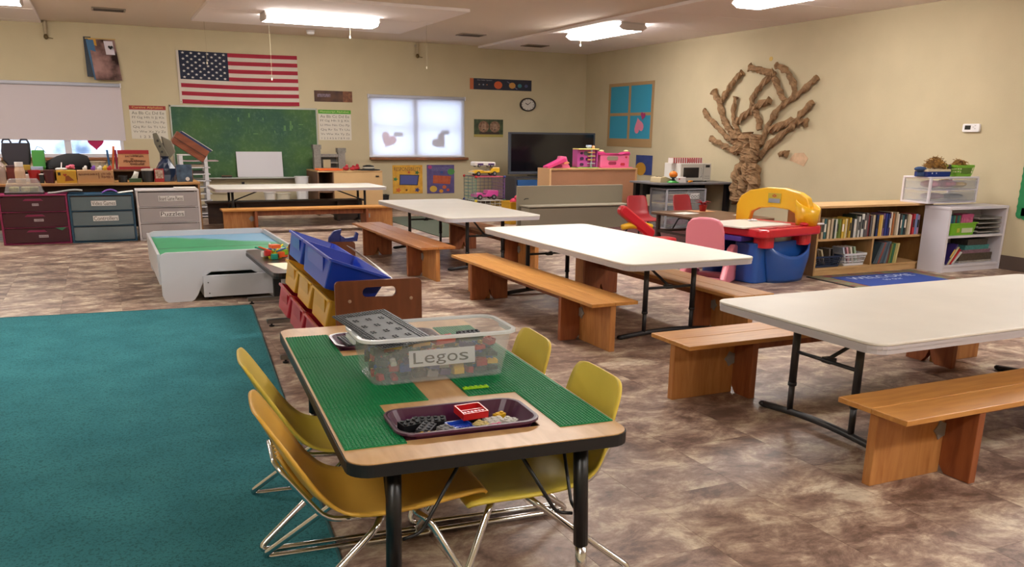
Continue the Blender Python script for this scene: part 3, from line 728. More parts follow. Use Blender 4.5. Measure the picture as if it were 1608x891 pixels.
for y in (.02, -.72):
    MB().b(-.37 if y > 0 else -.2, .30, y - .02, y + .02, .022, .05).build('foot_bar', STEEL, rk, bevel=.003)
    MB().b(-.10, -.05, y - .015, y + .015, .05, .17).build('upright', BLACKM, rk)
    for x in ((-.34 if y > 0 else -.17), .27): MB().lathe([(.018, 0), (.018, .008), (.007, .01), (.007, .022)], x, y, 0, 10).build('leveler', BLACKM, rk)
def bin_(label, y, yl, x, z, tilt, hexc, group, dx=.25, h=.15):
    r = thing('toy_bin', label, 'bin', (0, 0, 0), 0, group)
    r.matrix_world = Matrix.Translation((1.2, 4.85, 0)) @ Matrix.Rotation(math.radians(-3), 4, 'Z') @ Matrix.Translation((x, y, z)) @ Matrix.Rotation(math.radians(tilt), 4, 'Y')
    m = mat(hexc, .3, coat=.2)
    def ring(k, zz, ins): return [(a, b_, zz) for a, b_ in rrect(-dx / 2 * k + ins, dx / 2 * k - ins, -yl / 2 * k + ins, yl / 2 * k - ins, .012, 2)]
    MB().loft([ring(.84, 0, 0), ring(1, h, 0), ring(1, h, .004), ring(.84, .004, .004)]).build('body', m, r)
    q = [(p[0], p[1]) for p in rrect(-dx / 2 - .014, dx / 2 + .014, -yl / 2 - .008, yl / 2 + .008, .014, 2)]; p_ = rrect(-dx / 2 + .003, dx / 2 - .003, -yl / 2 + .003, yl / 2 - .003, .012, 2)
    rings = [[(a, b_, h - .008) for a, b_ in q], [(a, b_, h + .004) for a, b_ in q], [(a, b_, h + .004) for a, b_ in p_], [(a, b_, h - .008) for a, b_ in p_]]
    MB().loft(rings + [rings[0]], cap=False).build('rim', m, r)
    MB().prism([(-dx / 2 * .92, h * .45), (-dx / 2 * .99, h * .93), (-dx / 2 * .99 - .012, h * .93)], -yl * .3, yl * .3, 'xz').build('finger_lip', m, r)
    return r
BLU = '#1b3fb4'; YLW = '#cf9a2c'; RED = '#b01e32'
bin_('large blue bin tipped on the top row of the rack, nearest', -.36, .78, -.10, .508, 20, BLU, 'blue bins on the rack', .30, .15)
bin_('blue bin at the far end of the rack top row', .37, .52, -.10, .515, 20, BLU, 'blue bins on the rack', .28, .14)
for k, (y, lab) in enumerate(((-.535, 'yellow bin in the rack middle row, nearest of the three'), (-.025, 'yellow bin in the rack middle row, second of the three'), (.485, 'yellow bin in the rack middle row, farthest of the three'))):
    bin_(lab, y, .46, -.131, .324, 20, YLW, 'yellow bins on the rack', .26, .14)
for k, (y, lab) in enumerate(((-.535, 'red bin in the rack bottom row, nearest of the three'), (-.025, 'red bin in the rack bottom row, second of the three'), (.485, 'red bin in the rack bottom row, farthest of the three'))):
    bin_(lab, y, .46, -.19, .175, 20, RED, 'red bins on the rack', .24, .14)
pl = thing('paper_sheet', 'curved white sheet lying along the back of the blue bin', 'paper', (1.38, 4.75, .50))
MB().sheet(lambda u, v: (.10 * u, -.35 + 1.0 * v, .10 - .08 * u - .10 * (1 - v) ** 2), 4, 8).build('sheet', PAPER, pl, solid=.002)
for (y, x, lab) in ((5.61, 1.36, 'dark blue toy fin standing on the far end board of the rack'), (5.60, 1.45, 'dark blue toy claw beside the toy fin on the rack')):
    f = thing('toy_fin', lab, 'toy', (x, y, .60), 0, 'dark blue toy pieces on the rack')
    if x < 1.4: MB().prism([(-.05, 0), (.05, 0), (.045, .03), (.03, .045), (.04, .08), (-.01, .07), (-.045, .03)], -.012, .012, 'xz').build('fin', mat('#1b2a7a', .35), f)
    else: MB().prism([(-.06, 0), (.05, 0), (.06, .05), (.045, .06), (.03, .028), (-.03, .022), (-.045, .034), (-.06, .03)], -.012, .012, 'xz').build('claw', mat('#1b2a7a', .35), f)
    MB().c(0, 0, .004, .06, .03, .008).build('foot', mat('#1b2a7a', .35), f)

# dark table
WENGE = mat('#3b302d', .3, var=.1, vscale=20, coat=.2)
dt = thing('craft_table', 'small dark-topped table with grey foot bars between the rack and the sand table', 'table', (0, 0, 0))
MB().prism(rrect(.965, 1.55, 5.70, 6.96, .05, 4), .375, .395).build('table_top', WENGE, dt)
MB().prism(rrect(.962, 1.553, 5.697, 6.963, .052, 4), .356, .3745).build('edge_band', BLACKM, dt)
for y in (5.90, 6.76):
    MB().b(1.13, 1.19, y - .02, y + .02, .05, .355).build('leg', BLACKM, dt, bevel=.004)
    MB().b(1.32, 1.38, y - .02, y + .02, .05, .355).build('leg', BLACKM, dt, bevel=.004)
    MB().b(.93, 1.55, y - .022, y + .022, .022, .05).build('foot_bar', STEEL, dt, bevel=.003)
    for x in (.96, 1.52): MB().lathe([(.018, 0), (.018, .008), (.007, .01), (.007, .022)], x, y, 0, 10).build('leveler', BLACKM, dt)
tag(MB().prism([(1.06, 5.85), (1.28, 5.85), (1.28, 6.14), (1.0, 6.17)], .3955, .397).build('paper_sheet', mat('#e9e2c8', .8)), 'cream paper lying on the small dark table', 'paper')
cons = thing('construction_toy', 'colourful connected plastic construction toy on the small dark table', 'toy', (1.10, 6.42, .3955), .3)
cols = ['#d8571e', '#7fb32a', '#2a6fb0', '#d8c22a', '#d8d8d0', '#c02424', '#1a8a74']
for k in range(9):
    a = k * 2 * PI / 9; m = mat(cols[k % 7], .35)
    x, y = .075 * math.cos(a), .075 * math.sin(a)
    MB().c(x, y, .022 + .012 * (k % 3), .045, .03, .04, ).build('connector', m, cons, bevel=.004)
    MB().tube([(x * .3, y * .3, .05), (x * 1.9, y * 1.7, .075 + .01 * (k % 3))], .006, 6).build('rod', mat(cols[(k + 2) % 7], .35), cons)
MB().prism([(-.035, -.03), (.035, -.03), (.03, .035), (-.03, .035)], .075, .10).build('hub', mat('#e0602a', .35), cons)
MB().lathe([(.05, 0), (.055, .035), (.02, .05)], n=8).build('base', mat('#d8c22a', .35), cons)
purp = thing('toy_block', 'purple knobbly plastic block on the small dark table edge', 'toy', (1.12, 5.80, .3955))
MB().c(0, 0, .035, .05, .05, .07).build('block', mat('#3e2a86', .4), purp, bevel=.004)
for k in range(4): MB().lathe([(.009, 0), (.009, .012)], -.012 + .024 * (k % 2), -.012 + .024 * (k // 2), .07, 8).build('knob', mat('#3e2a86', .4), purp)

# sand table (white play table with green landscape)
SANDW = mat('#c4c4ca', .45)
sd = thing('play_table', 'white play table with a painted green landscape inside its raised rim', 'play table', (0, 0, 0))
x0, x1, y0, y1, zt = .335, 1.385, 7.04, 8.62, .39
def side_panel(y):
    w = .022
    pts = [(x0, .06), (x0 + .015, .02), (x0 + .04, 0), (x0 + .21, 0), (x0 + .235, .015), (x0 + .26, .05), (x0 + .33, .20), (x0 + .37, .225), (x1 - .37, .225), (x1 - .33, .20), (x1 - .26, .05), (x1 - .235, .015), (x1 - .21, 0), (x1 - .04, 0), (x1 - .015, .02), (x1, .06), (x1, zt - .05), (x1 - .015, zt - .015), (x1 - .05, zt), (x0 + .05, zt), (x0 + .015, zt - .015), (x0, zt - .05)]
    MB().prism(pts, y - w / 2, y + w / 2, 'xz').build('side_panel', SANDW, sd, bevel=.003)
side_panel(y0); side_panel(y1)
for x in (x0, x1): 
    pts = [(y0 + .02, .14), (y1 - .02, .14), (y1 - .02, zt - .012), (y0 + .02, zt - .012)]
    MB().prism(pts, x - .011, x + .011, 'yz').build('end_panel', SANDW, sd, bevel=.003)
def landscape():
    m = bpy.data.materials.new('painted_landscape'); m.use_nodes = True; nt = m.node_tree; b = nt.nodes['Principled BSDF']; L = nt.links.new
    g = nt.nodes.new('ShaderNodeNewGeometry'); n = nt.nodes.new('ShaderNodeTexNoise'); n.inputs['Scale'].default_value = 5; n.inputs['Detail'].default_value = 4
    L(g.outputs['Position'], n.inputs['Vector'])
    sp = nt.nodes.new('ShaderNodeSeparateXYZ'); L(g.outputs['Position'], sp.inputs[0])
    def math_(op, a, b_):
        q = nt.nodes.new('ShaderNodeMath'); q.operation = op
        for k, s_ in enumerate((a, b_)):
            if isinstance(s_, (int, float)): q.inputs[k].default_value = s_
            else: L(s_, q.inputs[k])
        return q.outputs[0]
    v = math_('ADD', math_('MULTIPLY', sp.outputs[0], .75), sp.outputs[1]); v = math_('ADD', v, math_('MULTIPLY', n.outputs['Fac'], .35))
    sky = nt.nodes.new('ShaderNodeMapRange'); sky.inputs[1].default_value = 8.98; sky.inputs[2].default_value = 9.12; L(v, sky.inputs[0])
    rp_ = nt.nodes.new('ShaderNodeValToRGB'); rp_.color_ramp.elements[0].color = lin('#2a9a66'); rp_.color_ramp.elements[1].color = lin('#3fb27a'); L(n.outputs['Fac'], rp_.inputs[0])
    mx = nt.nodes.new('ShaderNodeMix'); mx.data_type = 'RGBA'; L(sky.outputs[0], mx.inputs[0]); L(rp_.outputs[0], mx.inputs[6]); mx.inputs[7].default_value = lin('#7fb8de')
    ln = math_('ABSOLUTE', math_('SUBTRACT', sp.outputs[1], math_('ADD', 7.62, math_('MULTIPLY', n.outputs['Fac'], .16))), 0)
    lm = nt.nodes.new('ShaderNodeMapRange'); lm.inputs[1].default_value = .008; lm.inputs[2].default_value = .03; L(ln, lm.inputs[0])
    m2 = nt.nodes.new('ShaderNodeMix'); m2.data_type = 'RGBA'; L(lm.outputs[0], m2.inputs[0]); m2.inputs[6].default_value = lin('#237a52'); L(mx.outputs[2], m2.inputs[7])
    L(m2.outputs[2], b.inputs['Base Color']); b.inputs['Roughness'].default_value = .45
    return m
MB().b(x0 + .012, x1 - .012, y0 + .012, y1 - .012, zt - .075, zt - .05).build('painted_board', landscape(), sd)
for k, (x, z) in enumerate(((x0 + .315, .145), (x0 + .34, .145), (x0 + .345, .06))):
    MB().lathe([(.005, 0), (.005, .003)], 0, 0, 0, 8, Matrix.Translation((x, y0 - .03 if k else y0 - .012, z)) @ Matrix.Rotation(PI / 2, 4, 'X')).build('screw', BLACKM, sd)
dr = thing('rolling_drawer', 'white rolling drawer parked under the play table', 'drawer', (.95, 7.1, 0))
MB().b(-.31, .40, -.09, -.07, .03, .20).build('front_panel', SANDW, dr, bevel=.002)
MB().b(-.31, .40, .7, .72, .03, .20).build('back_panel', SANDW, dr)
for x in (-.31, .38): MB().b(x, x + .02, -.07, .7, .03, .20).build('side_panel', SANDW, dr)
MB().b(-.29, .38, -.07, .7, .03, .045).build('bottom', SANDW, dr)
for x in (-.26, .34):
    for y in (0, .64): MB().lathe([(.015, -.012), (.015, .012)], 0, 0, 0, 10, Matrix.Translation((x, y, .015)) @ Matrix.Rotation(PI / 2, 4, 'Y')).build('castor', BLACKM, dr)
# ================================================================== RIGHT SIDE: SHELVES, BOOKS, TOY DESK
ORD = ['first', 'second', 'third', 'fourth', 'fifth', 'sixth', 'seventh', 'eighth', 'ninth', 'tenth', 'eleventh', 'twelfth', 'thirteenth', 'fourteenth', 'fifteenth', 'sixteenth', 'seventeenth', 'eighteenth', 'nineteenth', 'twentieth']
ORD += ['twenty-' + o for o in ORD[:9]] + ['thirtieth'] + ['thirty-' + o for o in ORD[:9]] + ['fortieth'] + ['forty-' + o for o in ORD[:9]]
BIRCH = wood('birch_ply', '#c9a574', '#b48e5e', (2, 12, 12), 2.0, .45)
BIRCHV = wood('birch_ply_upright', '#b8925f', '#a27c4e', (12, 12, 2), 2.0, .5)
bc = thing('bookcase', 'low birch bookcase with a full top row of books near the toy desk', 'bookcase', (6.165, 6.19, 0))
W_, D_, H_ = 1.525, .42, .675
MB().b(-.02, W_ + .01, -.01, D_, H_ - .022, H_).build('top_board', BIRCH, bc, bevel=.003)
for x in (0, W_ - .022): MB().b(x, x + .022, 0, D_, 0, H_ - .022).build('side_panel', BIRCHV, bc, bevel=.002)
MB().b(.022, W_ - .022, .01, D_ - .012, .335, .357).build('shelf', BIRCH, bc, bevel=.002)
MB().b(.022, W_ - .022, .01, D_ - .012, .052, .074).build('shelf', BIRCH, bc, bevel=.002)
MB().b(.022, W_ - .022, .015, .03, 0, .052).build('kick_board', BIRCH, bc)
MB().b(.022, W_ - .022, D_ - .012, D_, 0, H_ - .022).build('back_panel', BIRCHV, bc)
MB().b(.755, .777, .01, D_ - .012, .074, .335).build('divider', BIRCHV, bc)
def book(x, y, z, t, d, h, hexc, lab, group, lean=0, hex2=None):
    r = thing('book', lab, 'book', (x, y, z), 0, group)
    if lean: r.rotation_euler = (0, lean, 0)
    m = mat(hexc, .5)
    MB().b(.001, t - .001, .003, d - .002, .003, h - .003).build('pages', PAPER, r)
    MB().b(0, .0012, 0, d, 0, h).b(t - .0012, t, 0, d, 0, h).b(0, t, 0, .003, 0, h).build('cover', m, r)
    if hex2 and t > .014: MB().b(t * .15, t * .85, -.0006, 0, h * .35, h * .75).build('spine_label', mat(hex2, .6), r)
CN = {'#2f5f63': 'teal', '#b9a98e': 'tan', '#d2c4a4': 'cream', '#2b3a2c': 'dark green', '#6d7d3c': 'olive green', '#c8a63a': 'yellow', '#d8c070': 'pale yellow', '#cfd0c8': 'white', '#26282b': 'black', '#5e5a5c': 'grey', '#7a2a2e': 'dark red', '#4a4440': 'charcoal', '#1f2f5c': 'navy', '#c89a3c': 'mustard', '#7a5a86': 'lilac', '#27367c': 'blue', '#4a1f2a': 'maroon', '#b06a3a': 'orange-brown', '#e0d8c8': 'off-white', '#b62f36': 'red', '#6f86b4': 'pale blue', '#b08aa8': 'mauve', '#8a9a90': 'sage', '#a84a36': 'rust'}
row1 = ['#a84a36', '#b9a98e', '#2f5f63', '#2f5f63', '#d2c4a4', '#b9a98e', '#2b3a2c', '#cfd0c8', '#6d7d3c', '#6d7d3c', '#c8a63a', '#d8c070', '#cfd0c8', '#c8a63a', '#26282b', '#cfd0c8', '#2b3a2c', '#cfd0c8', '#26282b', '#cfd0c8',
        '#5e5a5c', '#5e5a5c', '#7a2a2e', '#5e5a5c', '#b9a98e', '#26282b', '#1f2f5c', '#c89a3c', '#d8c070', '#7a5a86', '#27367c', '#27367c', '#4a1f2a', '#e0d8c8', '#b06a3a', '#b9a98e', '#e0d8c8', '#26282b', '#4a4440', '#2f5f63', '#26282b', '#b9a98e', '#e0d8c8', '#b62f36', '#b62f36', '#6f86b4', '#b08aa8']
x = 6.205; rb = random.Random(11)
for k, c in enumerate(row1):
    f = (x - 6.205) / 1.4
    t = rb.uniform(.021, .036); h = .185 + rb.uniform(-.012, .012) if f < .34 else (.215 + rb.uniform(-.015, .02) if f < .8 else .195 + rb.uniform(-.02, .015))
    if x + t > 7.655: break
    book(x, 6.205 + rb.uniform(0, .03), .357, t, .17, h, c, '%s book standing %s from the left in the birch bookcase top row' % (CN[c], ORD[k]), 'books in the birch bookcase top row', 0, rb.choice([None, None, '#e0d8c8', '#26282b']))
    x += t + .0015
x = 6.975
for k, c in enumerate(['#3d4a50', '#56666e', '#8a4a40', '#4a5a66', '#3a4a58', '#6a7a80', '#7a4a3a', '#6d7d3c', '#2f6a4a', '#a8a060', '#c8b878']):
    lean = .42 - .036 * k if k < 6 else .14
    t = .026
    nm = {'#3d4a50': 'slate', '#56666e': 'grey-blue', '#8a4a40': 'brick red', '#4a5a66': 'steel blue', '#3a4a58': 'dark blue-grey', '#6a7a80': 'pale slate', '#7a4a3a': 'brown', '#6d7d3c': 'olive', '#2f6a4a': 'green', '#a8a060': 'khaki', '#c8b878': 'straw'}[c]
    book(x, 6.21, .0745 + (t * math.sin(lean) if lean > 0 else 0), t, .19, .225 if k < 6 else .20, c, '%s book leaning in the lower right of the birch bookcase' % nm, 'leaning books in the birch bookcase', lean, None)
    x += t / math.cos(lean) + .003

def basket(label, x, y, z, w, d, h, hexc, rows, m2=None, rz=0):
    r = thing('basket', label, 'basket', (x, y, z), rz)
    m = mat(hexc, .45)
    def ring(k, zz): return [(a, b_, zz) for a, b_ in rrect(-w / 2 * k, w / 2 * k, -d / 2 * k, d / 2 * k, .02, 3)]
    MB().prism([(p[0], p[1]) for p in ring(.84, 0)], 0, .005).build('bottom', m, r)
    for zz, k in ((h - .012, .985), (.012, .85)):
        q = [ring(k, zz - .008), ring(k + .04, zz + .008)]
        MB().loft([ring(k + .02, zz - .010), ring(k + .03, zz + .010), ring(k, zz + .010), ring(k - .01, zz - .010), ring(k + .02, zz - .010)], cap=False).build('band', m, r)
    s = MB(); n = 44
    for k in range(n):
        a = 2 * PI * k / n; q = 1.0
        dx, dy = math.cos(a), math.sin(a); t = min(w / 2 / max(abs(dx), 1e-6), d / 2 / max(abs(dy), 1e-6))
        p0 = (dx * t * .84, dy * t * .84, .01); p1 = (dx * t * .98, dy * t * .98, h - .01)
        s.tube([p0, p1], .0035, 4)
    for j in range(1, rows):
        k = .84 + .14 * j / rows; zz = h * j / rows; rr = ring(k, zz) ; s.tube([(p[0], p[1], p[2]) for p in rr] + [rr[0]], .004, 4)
    s.build('lattice', m, r)
    return r
basket('dark blue woven plastic basket of books in the lower left of the birch bookcase', 6.375, 6.335, .0745, .37, .25, .115, '#1f2c44', 6)
basket('white plastic basket of books beside the blue basket in the birch bookcase', 6.735, 6.335, .0745, .31, .25, .125, '#d2d2d4', 3)
for k, (x, c, nm) in enumerate(((6.255, '#c8b898', 'cream'), (6.31, '#5a4a3e', 'brown'), (6.36, '#b8a888', 'sand'), (6.43, '#6a6058', 'grey-brown'), (6.475, '#3a3634', 'charcoal'))):
    book(x, 6.26, .095, .02, .14, .155, c, '%s book leaning inside the dark blue basket' % nm, 'books in the blue basket', -.35 if k < 3 else -.1, None)
for k, (x, c, nm) in enumerate(((6.64, '#b8c0cc', 'pale blue'), (6.69, '#d8a0a8', 'pink'), (6.74, '#e0d8c8', 'off-white'), (6.79, '#a8c0a0', 'pale green'))):
    book(x, 6.26, .095, .022, .14, .165, c, '%s book leaning inside the white basket' % nm, 'books in the white basket', -.3, None)

# white shelf
WSH = mat('#cdc9d0', .4)
ws = thing('shelf_unit', 'white two-tier shelf unit against the right wall beside the birch bookcase', 'shelf unit', (7.575, 5.88, 0))
W2_, D2_, H2_ = .875, .295, .655
for x in (0, W2_ - .03): MB().b(x, x + .03, 0, D2_, 0, H2_ - .028).build('side_panel', WSH, ws, bevel=.002)
MB().b(-.004, W2_, -.004, D2_, H2_ - .028, H2_).build('top_board', WSH, ws, bevel=.003)
MB().b(.03, W2_ - .03, .004, D2_ - .008, .345, .368).build('shelf', WSH, ws, bevel=.002)
MB().b(.03, W2_ - .03, .004, D2_ - .008, .05, .075).build('shelf', WSH, ws, bevel=.002)
MB().b(.03, W2_ - .03, .012, .025, 0, .05).build('kick_board', WSH, ws)
MB().b(.03, W2_ - .03, D2_ - .008, D2_, 0, H2_ - .028).build('back_panel', WSH, ws)
gb = thing('plastic_bin', 'lime green plastic bin on the upper tier of the white shelf', 'bin', (7.84, 6.0, .3685))
open_tub(gb, .40, .20, .125, .02, .003, mat('#69a81e', .35), .010, mat('#6fb022', .35), .86)
MB().b(-.02, .14, -.094, -.0925, .025, .08).build('label', mat('#b8c0a0', .6), gb)
MB().b(-.09, -.05, -.094, -.0925, .03, .08).build('label', mat('#a8a83a', .6), gb)
for k, c in enumerate(['#2f6f86', '#274a6a', '#3a8a6a', '#7a3a30', '#2a6a70', '#4a7a4a']):
    book(7.69 + .025 * k, 5.95, .378, .022, .11, .185, c, '%s book standing in the lime green bin' % ['teal', 'navy blue', 'sea green', 'rust red', 'petrol blue', 'leaf green'][k], 'books in the lime green bin')
pb = thing('box', 'pink patterned box standing in the lime green bin', 'box', (7.855, 5.95, .378)); MB().b(0, .17, 0, .1, 0, .195).build('body', mat('#a83a6a', .5, hex2='#d07a96', vscale=30), pb); MB().b(-.002, .172, -.002, .102, .16, .197).build('lid', mat('#b04a76', .5), pb)
for k in range(4):
    r = thing('paper_tray', 'thin grey paper tray, %s from the top on the white shelf' % ORD[k], 'tray', (8.17, 5.91, .385 + .045 * (3 - k)), 0, 'paper trays on the white shelf')
    MB().b(-.11, .24, 0, .24, 0, .004).b(-.11, .24, .236, .24, 0, .02).b(-.11, -.106, 0, .24, 0, .02).b(.236, .24, 0, .24, 0, .02).build('tray', mat('#a9a49e', .5), r)
for k, (x, t, l, c, nm) in enumerate(((7.63, .022, .62, '#2a1c56', 'dark purple'), (7.668, .012, .66, '#d8c8a0', 'cream'), (7.695, .02, .72, '#b8242a', 'red'), (7.735, .012, .78, '#d8d8d8', 'white'))):
    book(x, 5.89, .076 + t * math.sin(l), t, .2, .24 - .025 * k, c, '%s book leaning on the lower tier of the white shelf' % nm, 'leaning books on the white shelf', l, '#d8b84a' if k == 0 else None)
zz = .076
for k, (w, h, c, nm) in enumerate(((.50, .018, '#9a948c', 'flat grey'), (.49, .075, '#4a4034', 'dark brown patterned'), (.42, .035, '#7a5a68', 'dusty pink'), (.36, .045, '#3a7a78', 'teal'), (.30, .06, '#3a3634', 'charcoal'))):
    g = thing('game_box', '%s box in the stack on the lower tier of the white shelf' % nm, 'box', (8.15, 5.95, zz), 0, 'stacked boxes on the white shelf')
    MB().b(-w / 2, w / 2, 0, .2, 0, h * .6).build('base', mat(c, .5, var=.2, vscale=40), g); MB().b(-w / 2 - .002, w / 2 + .002, -.002, .202, h * .6, h).build('lid', mat(c, .5, var=.25, vscale=25), g)
    zz += h + .001

# clear-drawer units
def drawer_unit(name, label, x, y, z, w, d, h, n, framec, drawc, alpha, labels, rz=0, fill=None, txt_scale=1, lc='#e8e8ea', cat='drawer unit'):
    r = thing(name, label, cat, (x, y, z), rz, 'plastic drawer units')
    fm = mat(framec, .35); dm = glassy(drawc, alpha, .25) if alpha < 1 else mat(drawc, .35)
    t = .022 if w > .5 else .02
    MB().b(-w / 2, w / 2, 0, d, h - .018, h).build('top_panel', fm, r, bevel=.004)
    MB().b(-w / 2, w / 2, 0, d, 0, .016).build('bottom_panel', fm, r)
    for sx in (-1, 1):
        a, b_ = sorted((sx * w / 2, sx * (w / 2 - t)))
        MB().b(a, b_, 0, t, .016, h - .018).build('post', fm, r); MB().b(a, b_, d - t, d, .016, h - .018).build('post', fm, r)
        e0, e1 = sorted((sx * (w / 2 - .004), sx * (w / 2 - .008)))
        MB().b(e0, e1, t, d - t, .016, h - .018).build('side_panel', dm, r)
    dh = (h - .034) / n
    for k in range(n):
        z0 = .016 + dh * (n - 1 - k)
        MB().b(-w / 2 + t, w / 2 - t, 0, d, z0 - .005, z0 + .005).build('rail', fm, r)
        q = MB()
        x0_, x1_ = -w / 2 + t + .004, w / 2 - t - .004
        nb = 8
        fr = [[(x0_ + (x1_ - x0_) * i / nb, -.004 - .018 * math.sin(PI * i / nb), zz_) for i in range(nb + 1)] + [(x0_ + (x1_ - x0_) * i / nb, .002 - .018 * math.sin(PI * i / nb), zz_) for i in range(nb, -1, -1)] for zz_ in (z0 + .01, z0 + dh - .012)]
        q.loft(fr)
        q.b(x0_, x0_ + .004, .002, d - .01, z0 + .01, z0 + dh - .03).b(x1_ - .004, x1_, .002, d - .01, z0 + .01, z0 + dh - .03).b(x0_, x1_, .002, d - .01, z0 + .01, z0 + .014)
        dro = q.build('drawer', dm, r)
        MB().prism([(x0_ + (x1_ - x0_) * .34, z0 + dh * .72), (x0_ + (x1_ - x0_) * .66, z0 + dh * .72), (x0_ + (x1_ - x0_) * .62, z0 + dh * .84), (x0_ + (x1_ - x0_) * .38, z0 + dh * .84)], -.034, -.02, 'xz').build('handle', dm if alpha < 1 else fm, dro)
        if k < len(labels) and labels[k]:
            s, a, b_, c0, c1 = labels[k]
            lb = MB().b(a * w, b_ * w, -.0265, -.0245, z0 + dh * c0, z0 + dh * c1).build('label', mat(lc, .6), dro)
            if s == '~': scribble('lettering', mat('#6a5a62', .7), lb, a * w + .004, b_ * w - .004, z0 + dh * (c0 + .25 * (c1 - c0)), z0 + dh * (c1 - .25 * (c1 - c0)), -.0268, k)
            else: text(s, 'lettering', INK, lb, a * w + .012 * w, b_ * w - .012 * w, z0 + dh * (c0 + .12 * (c1 - c0)), z0 + dh * (c1 - .12 * (c1 - c0)), -.0272)
        if fill and k < len(fill):
            for (a, b_, hh, c) in fill[k]:
                MB().ball((a + b_) / 2 * w, d * .4, z0 + .016 + hh * dh / 2, (b_ - a) * w / 2, d * .28, hh * dh / 2, 8, 5).build('contents', mat(c, .7, var=.2, vscale=20), dro)
    return r
drawer_unit('drawer_cart', 'white clear-drawer unit of fabrics on top of the white shelf', 7.845, 6.08, .677, .71, .34, .262, 2, '#d6d2da', '#c8ccd0', .22, [], 0,
            [[(-.42, -.12, .7, '#d8849a'), (-.1, .2, .75, '#b85a72'), (.15, .42, .6, '#c8a04a')], [(-.4, .0, .6, '#9a6a78'), (0, .4, .5, '#3a4448')]])
tin = thing('storage_tin', 'blue box with a cream lid on top of the clear-drawer unit', 'box', (7.64, 6.2, .9395))
MB().b(-.16, .16, -.08, .08, 0, .05).build('body', mat('#1c2f74', .35), tin); MB().b(-.165, .165, -.085, .085, .05, .072).build('lid', mat('#d2c4a8', .5), tin, bevel=.004)
for k in range(2): MB().lathe([(.007, 0), (.007, .004)], 0, 0, 0, 8, Matrix.Translation((-.1 + .06 * k, -.08, .035)) @ Matrix.Rotation(PI / 2, 4, 'X')).build('rivet', WHITEP, tin)
def raffia(label, cx, cy, z, rx_, ry_, rz_, n, seed, colr):
    q = MB(); g = random.Random(seed)
    for k in range(n):
        a, b_ = g.uniform(0, 2 * PI), g.uniform(0, PI / 2); e = g.uniform(.55, 1)
        p = Vector((rx_ * e * math.cos(a) * math.cos(b_), ry_ * e * math.sin(a) * math.cos(b_), rz_ * e * math.sin(b_) + .006))
        d = Vector((g.uniform(-1, 1), g.uniform(-1, 1), g.uniform(-.6, .8))).normalized() * g.uniform(.02, .045)
        s_ = Vector((g.uniform(-1, 1), g.uniform(-1, 1), g.uniform(-1, 1))) * .012
        p0, p2 = p - d, p + d
        p0.z = max(p0.z, .004); p2.z = max(p2.z, .004)
        q.tube([p0, p + s_ + Vector((0, 0, .008)), p2], .0028, 4)
    o = q.build('raffia', mat(colr, .8, hex2='#b0843e', vscale=25)); o.location = (cx, cy, z); o['kind'] = 'stuff'
    o['label'] = label; o['category'] = 'raffia'
raffia('tangled heap of brown and golden raffia on the blue box', 7.66, 6.2, 1.0125, .14, .08, .10, 420, 5, '#4a2c16')
gbk = basket('lime green plastic basket at the wall end of the clear-drawer unit', 8.02, 6.2, .9395, .27, .17, .115, '#74ac2e', 4)
MB().b(-.06, .085, -.0835, -.0815, .03, .085).build('label', mat('#5a7a2a', .6), gbk)
raffia('brown raffia sprouting from the lime green basket', 8.02, 6.2, 1.03, .11, .05, .055, 150, 8, '#5a3218')
lid = thing('round_lid', 'black round lid standing between the blue box and the green basket', 'lid', (7.845, 6.17, .9395))
MB().lathe([(.055, -.01), (.06, 0), (.055, .012)], 0, 0, 0, 18, Matrix.Translation((0, 0, .06)) @ Matrix.Rotation(PI / 2, 4, 'X') @ Matrix.Rotation(.5, 4, 'Y')).build('disc', BLACKM, lid); MB().ball(0, -.012, .06, .012).build('knob', BLACKM, lid)
cap = thing('cloth_cap', 'dark blue soft cap hanging off the left of the raffia heap', 'cap', (7.46, 6.2, 1.0125 - .073)); MB().ball(0, 0, .075, .07, .05, .024).build('crown', mat('#25406a', .8), cap, smooth=True); MB().b(.0, .06, -.04, .04, 0, .055).build('brim', mat('#25406a', .8), cap, bevel=.01)

# welcome mat and dark red corner carpet
wm = thing('welcome_mat', 'blue welcome mat with a colourful border in front of the birch bookcase', 'mat', (6.75, 5.72, 0), math.radians(-2))
MB().prism(rrect(-.70, .70, -.46, .44, .02, 3), .0005, .006).build('backing', mat('#26241f', .9), wm)
MB().prism(rrect(-.68, .68, -.44, .42, .02, 3), .006, .009).build('border', mat('#6a7a5a', .9, hex2='#7a3a3a', vscale=9), wm)
MB().b(-.52, .50, -.30, .30, .009, .011).build('field', mat('#1c3a86', .9), wm)
text('WELCOME', 'lettering', mat('#b8c4dc', .9), wm, -.40, .40, .12, .23, .0115, 'xy'); text('to our', 'lettering', mat('#b8c4dc', .9), wm, -.12, .12, 0, .06, .0115, 'xy');
tag(MB().b(5.2, 8.43, 7.0, 10.75, .0005, .006).build('corner_carpet', mat('#4f2826', .95, var=.15, vscale=60)), 'dark red carpet in the toy corner under the brown table', 'carpet')

# toy desk
YP = mat('#e0ae1c', .35, coat=.2); RP = mat('#bf1f2c', .33, coat=.2); BP = mat('#1f4f9c', .35, coat=.2); PK = mat('#df8494', .4, coat=.15)
td = thing('toy_desk', 'toy art desk of blue, red and yellow plastic with an arched yellow hutch', 'toy desk', (5.60, 6.40, 0), math.radians(-80))
